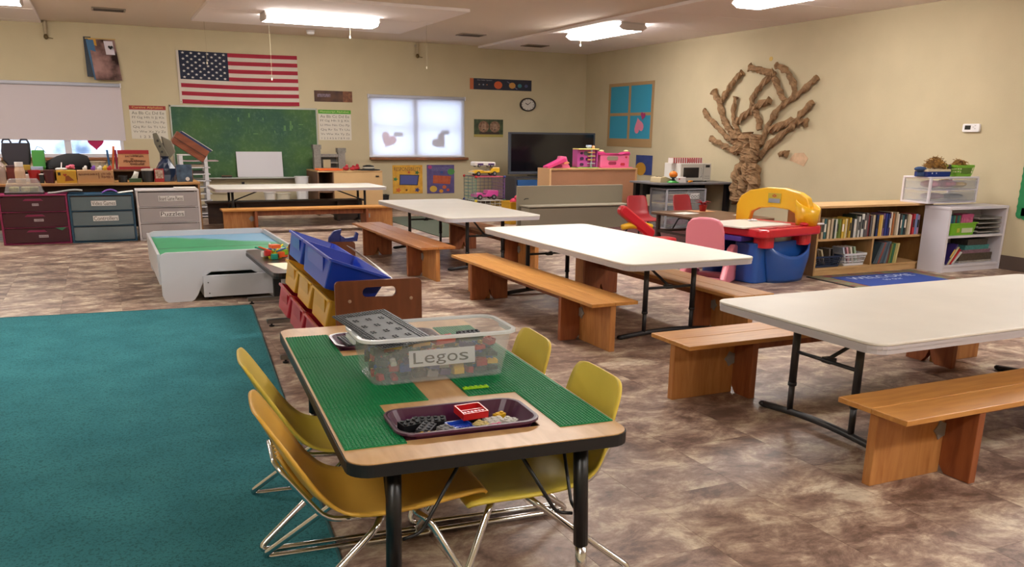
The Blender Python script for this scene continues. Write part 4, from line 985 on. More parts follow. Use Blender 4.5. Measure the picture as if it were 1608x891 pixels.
# local +x points to the room (near end), +y to the bookcase; the child sits on the -y side
MB().prism(rrect(.02, .30, -.34, .40, .05, 5), 0, .37).build('pedestal', BP, td, bevel=.012)
MB().prism(rrect(-.40, -.20, -.30, .40, .05, 5), 0, .37).build('pedestal', BP, td, bevel=.012)
MB().b(-.22, .05, .30, .36, .05, .37).build('back_panel', BP, td)
def bask(u, v):
    a = -PI / 2 + u * PI; k = .80 + .20 * min(1, v * 1.5)
    top = .365 - .12 * math.sin(PI * min(1, u * 1.08)) ** 1.4
    return (.27 + .17 * k * math.cos(a) ** .7, .07 + .30 * k * math.sin(a), top * v)
MB().sheet(bask, 30, 8).build('basket', BP, td, smooth=True, solid=.016)
for y in (-.24, .30): MB().prism(rrect(.20, .37, y - .08, y + .08, .06, 5), .33, .44).build('corner_post', RP, td)
MB().prism(rrect(-.43, .43, -.42, .45, .09, 6), .43, .505).build('tray_rim', RP, td, bevel=.016)
MB().prism(rrect(-.30, .25, -.49, .20, .03, 4), .5055, .52).build('drawing_board', mat('#d8d6cc', .35), td, bevel=.004)
MB().b(-.26, .20, -.46, -.20, .385, .429).build('paper_drawer', mat('#3a2f86', .4), td, bevel=.006)
for k in range(3): MB().prism(rrect(.285, .375, -.33 + .19 * k, -.17 + .19 * k, .02, 3), .505, .512).build('pen_well', mat('#a31a26', .4), td)
MB().ball(.33, .28, .52, .045, .06, .022).build('knob', RP, td, smooth=True)
MB().ball(.33, .40, .515, .04, .05, .02).build('knob', RP, td, smooth=True)
MB().tube([(.36, .41, .517), (.38, .50, .517)], .009, 8).build('marker', WHITEP, td, smooth=True)
arch = [(-.43, .50), (-.43, .66), (-.39, .745), (-.30, .80), (-.12, .835), (.06, .835), (.22, .80), (.30, .755), (.33, .68), (.33, .50), (.20, .50), (.19, .60), (.12, .635), (-.04, .65), (-.19, .635), (-.275, .59), (-.29, .50)]
Mh = Matrix.Translation((0, .30, 0)) @ Matrix.Rotation(math.radians(12), 4, 'Z')
MB().prism(arch, -.04, .05, 'xz', Mh).build('hutch', YP, td, bevel=.014)
cupz = [[(.30 + r_ * math.cos(2 * PI * k / 18), .34 + r_ * .9 * math.sin(2 * PI * k / 18), z_ + tl * -math.cos(2 * PI * k / 18)) for k in range(18)] for r_, z_, tl in ((.10, .505, 0), (.115, .60, 0), (.12, .70, .045), (.108, .70, .045), (.095, .56, 0))]
MB().loft(cupz).build('cup_holder', YP, td, smooth=True)
Ms = Mh @ Matrix.Translation((-.03, -.046, 0))
sg = MB().b(-.065, .065, -.005, .006, .69, .785, Ms).build('sign_plate', mat('#b3a03a', .4), td); MB().b(-.055, .06, -.008, -.005, .695, .735, Ms).build('mirror', mat('#aab0c4', .15, 1), sg)
MB().tube([Ms @ Vector(p_) for p_ in ((.02, -.008, .76), (.0, -.008, .772), (-.02, -.008, .76), (0, -.008, .75), (.02, -.008, .76))], .004, 6).build('emblem', mat('#b03a2a', .4), sg)
yarn = thing('white_string', 'tangle of white string on the toy desk drawing board', 'string', (5.62, 6.50, .521)); gq = random.Random(4)
MB().tube([(gq.uniform(-.05, .05), gq.uniform(-.03, .03), .006 + .012 * gq.random()) for k in range(26)], .005, 5).build('strand', WHITEP, yarn, smooth=True)
# pink toy chair
pc = thing('toy_chair', 'pink moulded plastic toy chair drawn up to the toy desk', 'toy chair', (5.09, 6.41, 0), math.radians(34)); pc.scale = (1.1, 1.1, 1.0)
bkp = [(-.165, .20), (-.16, .48), (-.145, .55), (-.11, .59), (-.05, .605), (.05, .605), (.11, .59), (.145, .55), (.16, .48), (.165, .20)]
hol = [(-.09, .255), (-.09, .30), (.09, .30), (.09, .255)]
Mb = Matrix.Translation((-.13, 0, 0)) @ Matrix.Rotation(math.radians(-9), 4, 'Y')
q = MB().prism([(-.165, .31), (-.16, .48), (-.145, .55), (-.11, .59), (-.05, .605), (.05, .605), (.11, .59), (.145, .55), (.16, .48), (.165, .31)], -.02, .025, 'yz', Mb)
q.prism([(-.165, .20), (-.165, .312), (-.10, .312), (-.085, .25), (-.06, .20)], -.02, .025, 'yz', Mb).prism([(.165, .20), (.165, .312), (.10, .312), (.085, .25), (.06, .20)], -.02, .025, 'yz', Mb)
q.build('backrest', PK, pc, bevel=.012)
for sy in (-1, 1):
    side = [(-.22, 0), (.20, 0), (.21, .04), (.19, .07), (.08, .09), (.10, .20), (.13, .28), (.10, .335), (.02, .345), (-.06, .32), (-.12, .26), (-.15, .16), (-.22, .05)]
    a, b_ = sorted((sy * .15, sy * .205)); MB().prism(side, a, b_, 'xz').build('arm_side', PK, pc, bevel=.015)
MB().b(-.14, .13, -.15, .15, .19, .235).build('seat', PK, pc, bevel=.012)
MB().b(.10, .19, -.15, .15, .0, .05).build('front_sill', PK, pc, bevel=.012)
MB().b(-.21, -.15, -.15, .15, .0, .05).build('rear_sill', PK, pc, bevel=.012)

# red and yellow ride-on toy
ro = thing('ride_on_toy', 'red ride-on toy with yellow handles behind the middle table', 'ride-on toy', (5.30, 8.0, 0), 0)
dirv = Vector((.47, 0, -.33)).normalized()
Mr = Matrix.Translation((0, 0, .38)) @ Matrix.Rotation(math.atan2(.33, .47), 4, 'Y')
MB().prism(rrect(-.28, .26, -.055, .055, .05, 6), -.045, .045, 'xz', Mr @ Matrix.Translation((0, -.0, 0))).build('neck', RP, ro, bevel=.02)
MB().tube([(-.19, 0, .33), (-.1, 0, .345), (.1, 0, .34), (.2, 0, .325)], .033, 10, [.03, .036, .036, .03]).build('handlebar', YP, ro, smooth=True)
MB().prism(rrect(-.05, .50, -.11, .11, .06, 4), .10, .20).build('seat', RP, ro, bevel=.02)
for x in (.02, .42):
    for y in (-.13, .13): MB().lathe([(.03, -.02), (.075, -.018), (.075, .018), (.03, .02)], 0, 0, 0, 14, Matrix.Translation((x, y, .075)) @ Matrix.Rotation(PI / 2, 4, 'X')).build('wheel', BLACKM, ro)

# brown children's table with red chairs
WALNUT = wood('walnut_laminate', '#7a5c46', '#634633', (2, 12, 12), 2.5, .3)
kt = thing('small_table', 'low brown square-legged table in the toy corner with a red plant on it', 'table', (6.72, 8.52, 0))
MB().prism(rrect(-.47, .47, -.63, .63, .05, 4), .352, .38).build('table_top', WALNUT, kt, bevel=.004)
for sx in (-1, 1):
    for sy in (-1, 1): MB().b(sx * .40 - .022, sx * .40 + .022, sy * .53 - .022, sy * .53 + .022, 0, .351).build('leg', mat('#4a3a34', .5), kt, bevel=.004)
for sx in (-1, 1): MB().b(sx * .40 - .014, sx * .40 + .014, -.51, .51, .13, .16).build('stretcher', mat('#4a3a34', .5), kt)
for y in (-.53, .53): MB().b(-.38, .38, y - .014, y + .014, .13, .16).build('stretcher', mat('#4a3a34', .5), kt)
for x, y, w, l, rz, c, lab in ((6.50, 8.75, .28, .22, .2, '#d8d4cc', 'white sheet of paper on the left of the brown table'), (6.90, 8.95, .28, .26, -.1, '#c8946a', 'tan placemat under the red plant on the brown table'), (7.05, 8.35, .2, .15, .3, '#d2ccc0', 'pale paper at the right end of the brown table')):
    o = MB().b(-w / 2, w / 2, -l / 2, l / 2, 0, .0015).build('paper_sheet', mat(c, .7)); o.location = (x, y, .3805); o.rotation_euler = (0, 0, rz); tag(o, lab, 'paper')
pt = thing('potted_plant', 'small red plant in a glossy red foil pot on the brown table', 'potted plant', (6.90, 8.92, .383))
MB().lathe([(.04, 0), (.055, .075), (.06, .08), (.05, .08), (.04, .03)], n=12).build('pot', mat('#8a1420', .2, .3), pt, smooth=True)
gq = random.Random(9)
for k in range(11):
    a = k * 2.4; e = .045 + .045 * gq.random(); z = .085 + .06 * gq.random()
    d = Vector((math.cos(a), math.sin(a), 0)); s_ = Vector((-d.y, d.x, 0)) * .022
    p0 = Vector((0, 0, .07)); p1 = d * e * .6 + Vector((0, 0, z)); p2 = d * e * 1.5 + Vector((0, 0, z - .01))
    MB().poly([p0, p1 - s_, p2, p1 + s_]).build('leaf', mat('#a01824', .35), pt, solid=.003)
def red_chair(label, x, y, rz, c='#a3242e'):
    r = thing('child_chair', label, 'chair', (x, y, 0), rz, 'red plastic chairs at the brown table')
    vs, fs = shell_mesh(.9)
    MB().add(vs, fs).build('shell', mat(c, .4), r, smooth=True, solid=.009, offset=0)
    for sy in (-1, 1):
        MB().tube(fillet([(-.02, sy * .12, .235), (.12, sy * .12, .235), (.19, sy * .17, .005)], .05), .010, 8).build('leg', BLACKM, r, smooth=True)
        MB().tube(fillet([(.08, sy * .12, .235), (-.10, sy * .12, .24), (-.22, sy * .17, .005)], .05), .010, 8).build('leg', BLACKM, r, smooth=True)
        for xx_ in (.19, -.22): MB().lathe([(.014, 0), (.014, .012)], xx_, sy * .17, 0, 8).build('foot_cap', WHITEP, r)
red_chair('red plastic chair at the left end of the brown table, facing the viewer', 6.40, 9.50, -PI / 2 - .1)
red_chair('red plastic chair behind the brown table, under the word Food', 7.16, 9.50, -PI / 2 + .05, '#97222c')

# counter in the corner
ct = thing('corner_counter', 'grey-topped counter with black legs in the corner, carrying a microwave', 'counter', (0, 0, 0))
MB().prism([(7.11, 10.32), (7.15, 10.24), (7.24, 10.2), (8.44, 10.2), (8.44, 10.98), (7.11, 10.98)], .63, .655).build('counter_top', mat('#6d6c70', .45), ct, bevel=.004)
for x, y in ((7.20, 10.74), (7.20, 10.92), (8.38, 10.3), (8.38, 10.9)): MB().b(x - .035, x + .035, y - .035, y + .035, 0, .629).build('leg', BLACKM, ct)
MB().b(7.215, 8.345, 10.93, 10.95, .45, .629).build('modesty_panel', BLACKM, ct)
mw = thing('microwave', 'white microwave oven on the corner counter', 'microwave', (7.66, 10.48, .6555))
MB().b(0, .545, .012, .41, .012, .262).build('case', mat('#cfcdc8', .4), mw, bevel=.006)
d_ = MB().b(.003, .405, 0, .012, .016, .258).build('door', mat('#c6c3bb', .4), mw, bevel=.003)
MB().b(.05, .325, -.003, 0, .06, .205).build('door_window', mat('#2e2d2e', .15), d_); MB().tube(fillet([(.365, 0, .07), (.365, -.02, .08), (.365, -.02, .19), (.365, 0, .20)], .01), .008, 8).build('door_handle', mat('#bdbab2', .4), d_, smooth=True)
cp_ = MB().b(.408, .543, 0, .012, .016, .258).build('control_panel', mat('#c6c3bb', .4), mw); MB().b(.445, .52, -.002, 0, .205, .24).build('display', BLACKM, cp_)
for k in range(6): MB().b(.44 + .03 * (k % 3), .46 + .03 * (k % 3), -.002, 0, .04 + .03 * (k // 3), .055 + .03 * (k // 3)).build('button', mat('#a5a29a', .4), cp_)
for x in (.04, .5):
    for y in (.05, .37): MB().lathe([(.015, 0), (.015, .012)], x, y, 0, 8).build('foot', BLACKM, mw)
sb = thing('striped_box', 'red and white striped box lying on top of the microwave', 'box', (7.60, 10.60, .918))
MB().b(.0, .53, 0, .12, 0, .075).build('box', mat('#d8d0cc', .6), sb)
for k in range(13): MB().b(.012 + .04 * k, .032 + .04 * k, -.0015, .1215, .0005, .0765).build('stripe', mat('#a8303a', .6), sb)
MB().b(.27, .40, -.004, -.0016, .015, .06).build('name_panel', mat('#b8686a', .6), sb)
tt = thing('toy_toaster', 'white toy toaster with a red strawberry in front of the microwave', 'toy toaster', (7.57, 10.38, .6555))
MB().prism(rrect(-.085, .10, -.05, .05, .03, 4), 0, .075).build('body', mat('#d6d4d6', .35), tt, bevel=.008); MB().prism(rrect(-.095, .11, -.058, .058, .034, 4), 0, .02).build('base', mat('#d6d4d6', .35), tt)
MB().prism(heart(-.035, .05, .014), -.0525, -.0505, 'xz').build('strawberry', mat('#a8222c', .5), tt)
cr = thing('toy_cash_register', 'cream toy cash register on the left of the corner counter', 'toy cash register', (7.36, 10.5, .6555), .15)
MB().prism([(-.15, 0), (.10, 0), (.12, .03), (-.05, .085), (-.14, .07)], -.12, .10, 'xz').build('body', mat('#b8a886', .5), cr, bevel=.006)
for k in range(8): MB().c(-.08 + .05 * (k % 4), -.06 + .08 * (k // 4), .075 - .018 * (k % 4), .03, .05, .02).build('key', mat('#5a4a3a', .5), cr)
ju = thing('juicer', 'orange toy juicer on a green base at the counter front', 'toy', (7.42, 10.32, .6555))
MB().lathe([(.085, 0), (.085, .012), (.05, .022), (.05, .03)], n=18).build('base', mat('#3a9a3c', .4), ju, smooth=True); MB().lathe([(.035, .03), (.02, .06), (.05, .08)], n=14).build('stem', mat('#2a2c3a', .3), ju, smooth=True); MB().ball(0, 0, .115, .062, .062, .05, 16, 8).build('orange', mat('#d8761a', .45), ju, smooth=True); MB().lathe([(.012, 0), (.008, .012)], 0, 0, .16, 8).build('cap', mat('#7a4a1a', .5), ju)
of = thing('toy_carrot', 'small orange toy piece lying on the counter front edge', 'toy', (7.68, 10.27, .6555)); MB().ball(0, 0, .018, .04, .022, .017, 10, 6).build('piece', mat('#d8861e', .45), of, smooth=True); MB().ball(.035, 0, .02, .014).build('tip', mat('#d8861e', .45), of, smooth=True)
drawer_unit('drawer_cart', 'white clear-drawer cart labelled Food under the corner counter', 7.66, 10.30, 0, .70, .42, .57, 3, '#c2c6d2', '#b8bcc4', .3, [('Food', .02, .30, .30, .74)], 0,
            [[(-.42, -.15, .5, '#a86a5a'), (-.1, .4, .5, '#8a6a60')], [(-.4, 0, .6, '#3a5a6a')], [(-.4, .4, .6, '#a85a78')]])

# grey toy chest bench
GREY = mat('#8f8776', .55, spec=.3)
ch = thing('toy_chest', 'long grey bench chest with a high back in front of the tan cabinet', 'toy chest', (0, 0, 0))
MB().b(5.38, 7.05, 10.82, 11.10, 0, .298).build('box', GREY, ch, bevel=.003)
MB().b(5.36, 7.07, 10.79, 11.105, .308, .328).build('lid', GREY, ch, bevel=.004)
MB().b(5.39, 7.04, 10.83, 11.09, .298, .308).build('lid_gap', mat('#2a2420', .8), ch)
MB().b(5.33, 7.08, 11.11, 11.16, 0, .59).build('back_panel', GREY, ch, bevel=.004)
MB().tube(fillet([(5.43, 11.108, .40), (5.45, 11.095, .415), (5.49, 11.095, .415), (5.50, 11.108, .41)], .01), .005, 6).build('handle', BLACKM, ch)
# tan cabinet with dollhouse toys
TAN = wood('tan_melamine', '#c49a6c', '#b58a5c', (12, 12, 2), 1.2, .5)
cb_ = thing('back_cabinet', 'tan cabinet with its back to the room, carrying pink toys', 'cabinet', (0, 0, 0))
MB().b(6.09, 6.12, 11.60, 12.0, 0, .81).build('side_panel', mat('#d8b082', .5), cb_, bevel=.002); MB().b(7.62, 7.65, 11.60, 12.0, 0, .81).build('side_panel', TAN, cb_, bevel=.002)
MB().b(6.12, 7.62, 11.615, 11.63, 0, .785).build('back_panel', mat('#a8785a', .55, var=.06, vscale=3), cb_)
MB().b(6.12, 7.62, 11.60, 12.0, .785, .808).build('top_board', TAN, cb_, bevel=.002)
PKD = mat('#c83a7a', .4); PKL = mat('#d86a94', .4); MAG = mat('#b04a96', .4)
sl = thing('toy_slide', 'bright pink folded toy playset with a slide, left on the tan cabinet', 'toy', (6.33, 11.78, .8085))
MB().prism([(-.22, .0), (-.18, .0), (.10, .10), (.10, .14), (.06, .15), (-.22, .03)], -.08, .08, 'xz').build('slide', PKD, sl, bevel=.005)
MB().prism([(-.05, 0), (.22, 0), (.18, .06), (.14, .17), (.04, .18), (.02, .12), (-.08, .06)], .0, .10, 'xz').build('tower', PKL, sl, bevel=.006)
MB().prism([(.09, .06), (.19, .07), (.18, .09), (.14, .10), (.10, .09)], -.01, .12, 'xz').build('ledge', mat('#e09a72', .4), sl)
MB().prism(rrect(-.06, .07, .01, .05, .018, 3), -.004, .0, 'xz').build('opening', mat('#8a1f58', .6), sl)
def dollhouse(name, label, x, w, h, m, holes, extra):
    r = thing(name, label, 'dollhouse', (x, 11.70, .8085), 0, 'toy houses on the tan cabinet')
    MB().b(0, w, .06, .22, .012, h).build('wall', m, r, bevel=.008)
    MB().b(-.01, w + .03, 0, .23, 0, .012).build('base', mat('#8ab85a' if extra else '#d86a94', .5), r)
    for (a, b_, c_, d_, k) in holes:
        MB().prism(rrect(a, b_, c_, d_, min(b_ - a, d_ - c_) * .45, 4), .054, .062, 'xz').build('window', mat(k, .7), r)
    return r
dh = dollhouse('toy_house', 'orchid purple toy house with arched windows on the tan cabinet', 6.65, .32, .275, MAG, [(.05, .095, .205, .24, '#3a1a40'), (.045, .11, .12, .165, '#3a1a40'), (.045, .11, .035, .075, '#3a1a40'), (.145, .18, .115, .155, '#3a1a40'), (.11, .22, .19, .255, '#5a5a58')], True)
MB().b(-.005, .36, .02, .21, .275, .292).build('roof_deck', mat('#d8cc7a', .5), dh, bevel=.004)
for k in range(4): MB().prism(rrect(.17, .30, .01, .07, .025, 3), .065 + .055 * k, .075 + .055 * k).build('stair_deck', mat(['#a8b0b8', '#d8a05a', '#d8cc7a', '#d8a05a'][k], .5), dh)
MB().tube([(.235, .04, .012), (.235, .04, .29)], .014, 8).build('stair_post', mat('#98a4b4', .5), dh); MB().b(.34, .36, .06, .2, .012, .27).build('wall_end', MAG, dh)
MB().lathe([(.02, 0), (.05, .03), (.045, .05)], .22, .1, .292, 8).build('rooftop_cup', mat('#a8b4d0', .4), dh); MB().ball(.30, .1, .31, .025, .025, .03, 8, 5).build('rooftop_finial', mat('#d8986a', .5), dh)
ph = dollhouse('toy_house', 'pink toy house with a cut-out window and magenta roof edge on the tan cabinet', 7.06, .53, .20, PKL, [(.12, .32, .115, .18, '#8a8070'), (.15, .29, .05, .095, '#8a2a4a'), (.37, .45, .035, .075, '#a82a3a')], False)
MB().prism([(-.02, .195), (-.01, .235), (.05, .245), (.10, .225), (.30, .222), (.38, .20), (.46, .235), (.53, .245), (.545, .21), (.53, .195)], .055, .225, 'xz').build('roof_edge', PKD, ph, bevel=.004)
for x in (.05, .50): MB().ball(x, .12, .255, .045, .03, .018, 10, 6).build('roof_knob', mat('#d8d09a', .5), ph, smooth=True)
MB().prism(heart(.47, .165, .022), .052, .058, 'xz').build('heart', mat('#b02a3a', .5), ph)

# television on its stand
tv = thing('television', 'large flat television with a dark screen near the back corner', 'television', (6.352, 13.6, .60))
MB().b(0, 1.69, 0, .06, .03, .735).build('bezel', mat('#3d424c', .35), tv, bevel=.006); MB().b(.035, 1.655, -.004, 0, .085, .705).build('screen', mat('#101118', .12, spec=.6), tv)
MB().b(0, 1.69, -.012, .05, .035, .07).build('speaker_bar', mat('#50545e', .4), tv, bevel=.004)
MB().b(.45, 1.24, -.08, .2, 0, .012).build('foot_plate', BLACKM, tv); MB().b(.75, .95, .02, .07, .012, .05).build('neck', BLACKM, tv)
ts = thing('television_stand', 'dark low stand with blue front panels under the television', 'stand', (0, 0, 0))
MB().b(6.40, 8.0, 13.45, 13.95, .565, .595).build('top_board', mat('#3a3c44', .4), ts)
for x in (6.40, 7.97): MB().b(x, x + .03, 13.45, 13.95, 0, .565).build('side_panel', mat('#3a3c44', .4), ts)
for x in (6.45, 7.22): MB().b(x, x + .74, 13.46, 13.50, .06, .545).build('blue_panel', mat('#2a5a96', .5), ts)

# wire grid cubes with toy cars
wg = thing('wire_cube_rack', 'wire grid cube rack with coloured corner balls, holding toy cars', 'wire rack', (5.19, 12.3, 0))
def grid(p0, du, dv, n, m, name='grid_panel'):
    q = MB(); p0, du, dv = Vector(p0), Vector(du), Vector(dv)
    for k in range(n + 1):
        q.tube([p0 + du * k / n, p0 + du * k / n + dv], .0035 if 0 < k < n else .006, 4); q.tube([p0 + dv * k / n, p0 + dv * k / n + du], .0035 if 0 < k < n else .006, 4)
    return q.build(name, m, wg)
S_ = .48; z0_, z1_ = .30, .66
TEAL = mat('#4a8a7a', .4); PUR = mat('#7a4a8a', .4); WHW = mat('#c8c8c0', .4)
grid((0, 0, z0_), (0, S_, 0), (0, 0, z1_ - z0_), 7, TEAL); grid((S_, 0, z0_), (0, S_, 0), (0, 0, z1_ - z0_), 7, PUR); grid((0, S_, z0_), (S_, 0, 0), (0, 0, z1_ - z0_), 7, mat('#5a5a78', .4))
grid((0, 0, z1_), (S_, 0, 0), (0, S_, 0), 7, mat('#b0405a', .4)); grid((0, 0, z0_), (S_, 0, 0), (0, S_, 0), 7, WHW)
grid((0, 0, .01), (0, S_, 0), (0, 0, z0_ - .01), 6, WHW); grid((S_, 0, .01), (0, S_, 0), (0, 0, z0_ - .01), 6, mat('#c8a83a', .4)); grid((0, 0, .01), (S_, 0, 0), (0, 0, z0_ - .01), 6, WHW)
for x, y, z, c in ((0, 0, z1_, '#b82a30'), (0, S_, z1_, '#b82a30'), (S_, 0, z1_, '#2a3a80'), (S_, S_, z1_, '#2a3a80'), (0, 0, z0_, '#d8c23a'), (0, S_, z0_, '#2a3a80'), (S_, 0, z0_, '#2a6a4a'), (S_, S_, z0_, '#2a6a4a'), (0, 0, .02, '#2a6a4a'), (S_, 0, .02, '#d8c23a')):
    MB().ball(x, y, z, .024, .024, .02, 10, 6).build('corner_ball', mat(c, .35), wg, smooth=True)
def toy_car(label, x, y, z, body, l, h, kind):
    r = thing('toy_car', label, 'toy car', (x, y, z), 0, 'toy cars on the wire rack')
    w = .17
    if kind == 'jeep': pr = [(-l / 2, .035), (-l / 2, h * .55), (-l * .32, h * .72), (-l * .15, h * .70), (-l * .08, h * .60), (l * .15, h * .60), (l * .22, h * .95), (l / 2, h), (l / 2, .05)]
    elif kind == 'van': pr = [(-l / 2, .02), (-l / 2, h * .8), (-l * .44, h), (l * .48, h * .9), (l / 2, h * .6), (l / 2, .02)]
    else: pr = [(-l / 2, .035), (-l / 2, h * .6), (-l * .2, h * .75), (-l * .15, h * .55), (l * .0, h * .55), (l * .05, h), (l / 2, h * .95), (l / 2, .05)]
    m = mat(body, .3, coat=.2)
    MB().prism(pr, -w / 2, w / 2, 'xz').build('body', m, r, bevel=.008)
    for sx in (-.29, .30):
        for sy in (-1, 1):
            a = MB().lathe([(.018, -.014), (h * .27, -.012), (h * .27, .012), (.018, .014)], 0, 0, 0, 14, Matrix.Translation((sx * l, sy * w / 2, h * .27)) @ Matrix.Rotation(PI / 2, 4, 'X')).build('wheel', mat('#1c1c20', .6), r)
            MB().lathe([(h * .13, -.017), (h * .13, .017)], 0, 0, 0, 10, Matrix.Translation((sx * l, sy * w / 2, h * .27)) @ Matrix.Rotation(PI / 2, 4, 'X')).build('hub', mat('#a8a8ac', .3, .6), a)
    if kind == 'van': MB().b(-l * .35, l * .42, -w / 2 - .002, w / 2 + .002, h * .35, h * .68).build('window_band', mat('#4a2f6a', .3), r); MB().b(-.03, .05, -w / 2 - .004, -w / 2 - .002, h * .4, h * .75).build('door', mat('#d8d4cc', .3), r)
    else:
        MB().b(-l / 2 - .008, -l / 2 + .03, -w / 2 - .003, w / 2 + .003, .04, h * .45).build('bumper', mat('#c8c8b8' if kind == 'jeep' else body, .35), r, bevel=.005)
        MB().c(l * .02, 0, h * .52, l * .14, w * .7, h * .2).build('seat', mat('#3a2a3a', .6), r)
toy_car('yellow toy jeep on top of the wire rack', 5.42, 12.52, .668, '#d2a61e', .46, .13, 'jeep')
toy_car('white and purple toy van stacked on the yellow jeep', 5.40, 12.52, .800, '#d2ccc8', .36, .085, 'van')
toy_car('pink toy convertible inside the wire rack', 5.42, 12.50, .307, '#c84a96', .40, .145, 'car')
yb = thing('plastic_bin', 'yellow plastic bin of dolls between the wire rack and the grey chest', 'bin', (5.60, 11.75, 0))
open_tub(yb, .34, .34, .33, .03, .004, mat('#c8981e', .4), .012, mat('#c8981e', .4), .9)
for k, (x, y, z, c, nm) in enumerate(((5.55, 11.70, .30, '#c83a5a', 'pink'), (5.66, 11.72, .31, '#d8b8a8', 'pale'), (5.68, 11.82, .34, '#d05a2a', 'orange'))):
    d_ = thing('soft_toy', '%s soft toy on top of the yellow bin' % nm, 'soft toy', (x, y, z), 0, 'soft toys in the yellow bin'); MB().ball(0, 0, .03, .065, .055, .05, 10, 6).build('body', mat(c, .8), d_, smooth=True); MB().ball(.03, -.02, .085, .035, .035, .03, 10, 6).build('head', mat(c, .8), d_, smooth=True)

# ================================================================== RIGHT WALL
pw = thing('paper_window', 'blue paper window with kraft paper bars on the right wall', 'wall decoration', (XR - .001, 0, 0))
y0, y1, z0, z1 = 12.43, 13.865, 1.11, 2.188
ym, zm = (y0 + y1) / 2 + .02, 1.66
for a, b_, c_, d_ in ((y0, ym, z0 + .1, zm), (ym, y1, z0 + .1, zm), (y0, ym, zm, z1), (ym, y1, zm, z1)): MB().b(-.003, -.001, a + .03, b_ - .03, c_ + .02, d_ - .02).build('blue_sheet', mat('#2f8fae', .8), pw)
for k, (a, b_, c_, d_) in enumerate(((y0, y0 + .07, z0, z1), (y1 - .07, y1, z0, z1), (y0, y1, z0, z0 + .14), (y0, y1, z1 - .055, z1), (ym - .035, ym + .035, z0 + .1, z1), (y0, y1, zm - .025, zm + .025))): MB().b(-.0062 - .0008 * (k in (2, 3)) + .001 * (k == 5), -.0035, a, b_, c_, d_).build('kraft_bar', mat('#a4855c', .85), pw)
hp = thing('paper_heart', 'pink paper heart with a magenta tip on the blue paper window', 'paper heart', (XR - .008, 12.84, 1.46)); MB().prism(heart(0, 0, .15, PI - .3), -.003, -.001, 'yz').build('heart', mat('#cf7a92', .8), hp); MB().prism(heart(-.12, .17, .075, .2), -.006, -.0035, 'yz').build('small_heart', mat('#9a2a62', .8), hp)
po = thing('poster', 'blue poster with a yellow figure on the right wall beside the cabinet', 'poster', (XR - .001, 0, 0)); MB().b(-.004, -.001, 12.38, 12.88, .655, .98).build('sheet', mat('#3a4a86', .6, hex2='#2a3870', vscale=6), po); MB().prism([(12.72 + .16 * math.cos(2 * PI * k / 16), .75 + .11 * math.sin(2 * PI * k / 16)) for k in range(16)], -.007, -.0045, 'yz').build('figure', mat('#b8862a', .6), po)
TREE = {
 'trunkA': [(10.041, 0.380), (10.108, 0.595), (10.056, 0.801), (9.943, 0.982), (10.062, 1.154), (10.159, 1.302)],
 'trunkB': [(9.889, 0.417), (9.936, 0.630), (9.904, 0.833), (9.851, 1.009), (9.953, 1.205), (9.974, 1.365)],
 'trunkC': [(9.718, 0.517), (9.736, 0.766), (9.788, 0.962), (9.758, 1.159), (9.746, 1.342)],
 'b1': [(10.130, 1.077), (10.378, 1.135), (10.593, 1.208), (10.813, 1.271)],
 'b2': [(10.163, 1.177), (10.355, 1.275), (10.572, 1.376), (10.845, 1.544), (11.014, 1.689)],
 'b3': [(10.215, 1.277), (10.391, 1.402), (10.532, 1.554), (10.662, 1.772), (10.810, 1.954)],
 'b3b': [(10.611, 1.796), (10.535, 1.907), (10.393, 2.050), (10.203, 2.187)],
 'b4': [(10.120, 1.302), (10.234, 1.427), (10.339, 1.627), (10.298, 1.862)],
 'b5': [(10.226, 1.514), (10.009, 1.635), (9.797, 1.727), (9.571, 1.792)],
 'b6': [(9.735, 1.402), (9.795, 1.571), (9.926, 1.718), (9.909, 1.874), (9.761, 1.999), (9.533, 2.150)],
 'b6b': [(9.565, 2.129), (9.823, 2.190), (10.052, 2.250)],
 'b7': [(9.541, 2.082), (9.393, 1.891), (9.272, 1.761)],
 'b8': [(9.654, 1.210), (9.578, 1.450), (9.395, 1.660), (9.144, 1.803), (8.903, 1.940), (8.730, 2.042)],
 'b9': [(9.117, 1.848), (9.161, 1.996), (9.293, 2.149), (9.509, 2.229)],
 'b10': [(9.672, 1.063), (9.442, 1.237), (9.125, 1.437), (8.949, 1.596), (8.774, 1.748)],
 'b11': [(9.534, 1.391), (9.233, 1.484), (9.002, 1.506), (8.838, 1.493)],
}

tr = thing('paper_tree', 'tall tree twisted from brown kraft paper on the right wall', 'wall decoration', (XR, 0, 0))
def twist(pts, r0, r1, seed, off):
    pts = catmull(pts, 5); g = random.Random(seed); n = 9; rings = []
    ph = [g.uniform(.6, 1.4) for k in range(n)]
    P3 = [Vector((-off, p[0], p[1])) for p in pts]
    for i, p in enumerate(P3):
        d = (P3[min(i + 1, len(P3) - 1)] - P3[max(i - 1, 0)]).normalized(); u = Vector((1, 0, 0)); w = d.cross(u).normalized()
        t = i / (len(P3) - 1); r = (r0 + (r1 - r0) * t) * (1 + .16 * math.sin(i * 1.7 + seed)) * (1.25 if i == len(P3) - 1 else 1); tw = i * .55 + seed
        ring = []
        for k in range(n):
            a = 2 * PI * k / n + tw; s_ = ph[k] * g.uniform(.86, 1.14)
            q = p + w * (r * s_ * math.cos(a)) + u * (r * .75 * s_ * math.sin(a)); q.x = min(q.x, -.002); ring.append(tuple(q))
        rings.append(ring)
    return MB().loft(rings)
for k, (nm, pts) in enumerate(TREE.items()):
    trunk = nm.startswith('trunk')
    twist(pts, .10 if trunk else .046, .09 if trunk else .040, k, .075 if trunk else .045).build('trunk_twist' if trunk else 'branch', KRAFT, tr)
sc = thing('paper_scrap', 'torn kraft paper scrap with a curled corner right of the paper tree', 'paper scrap', (XR, 0, 0))
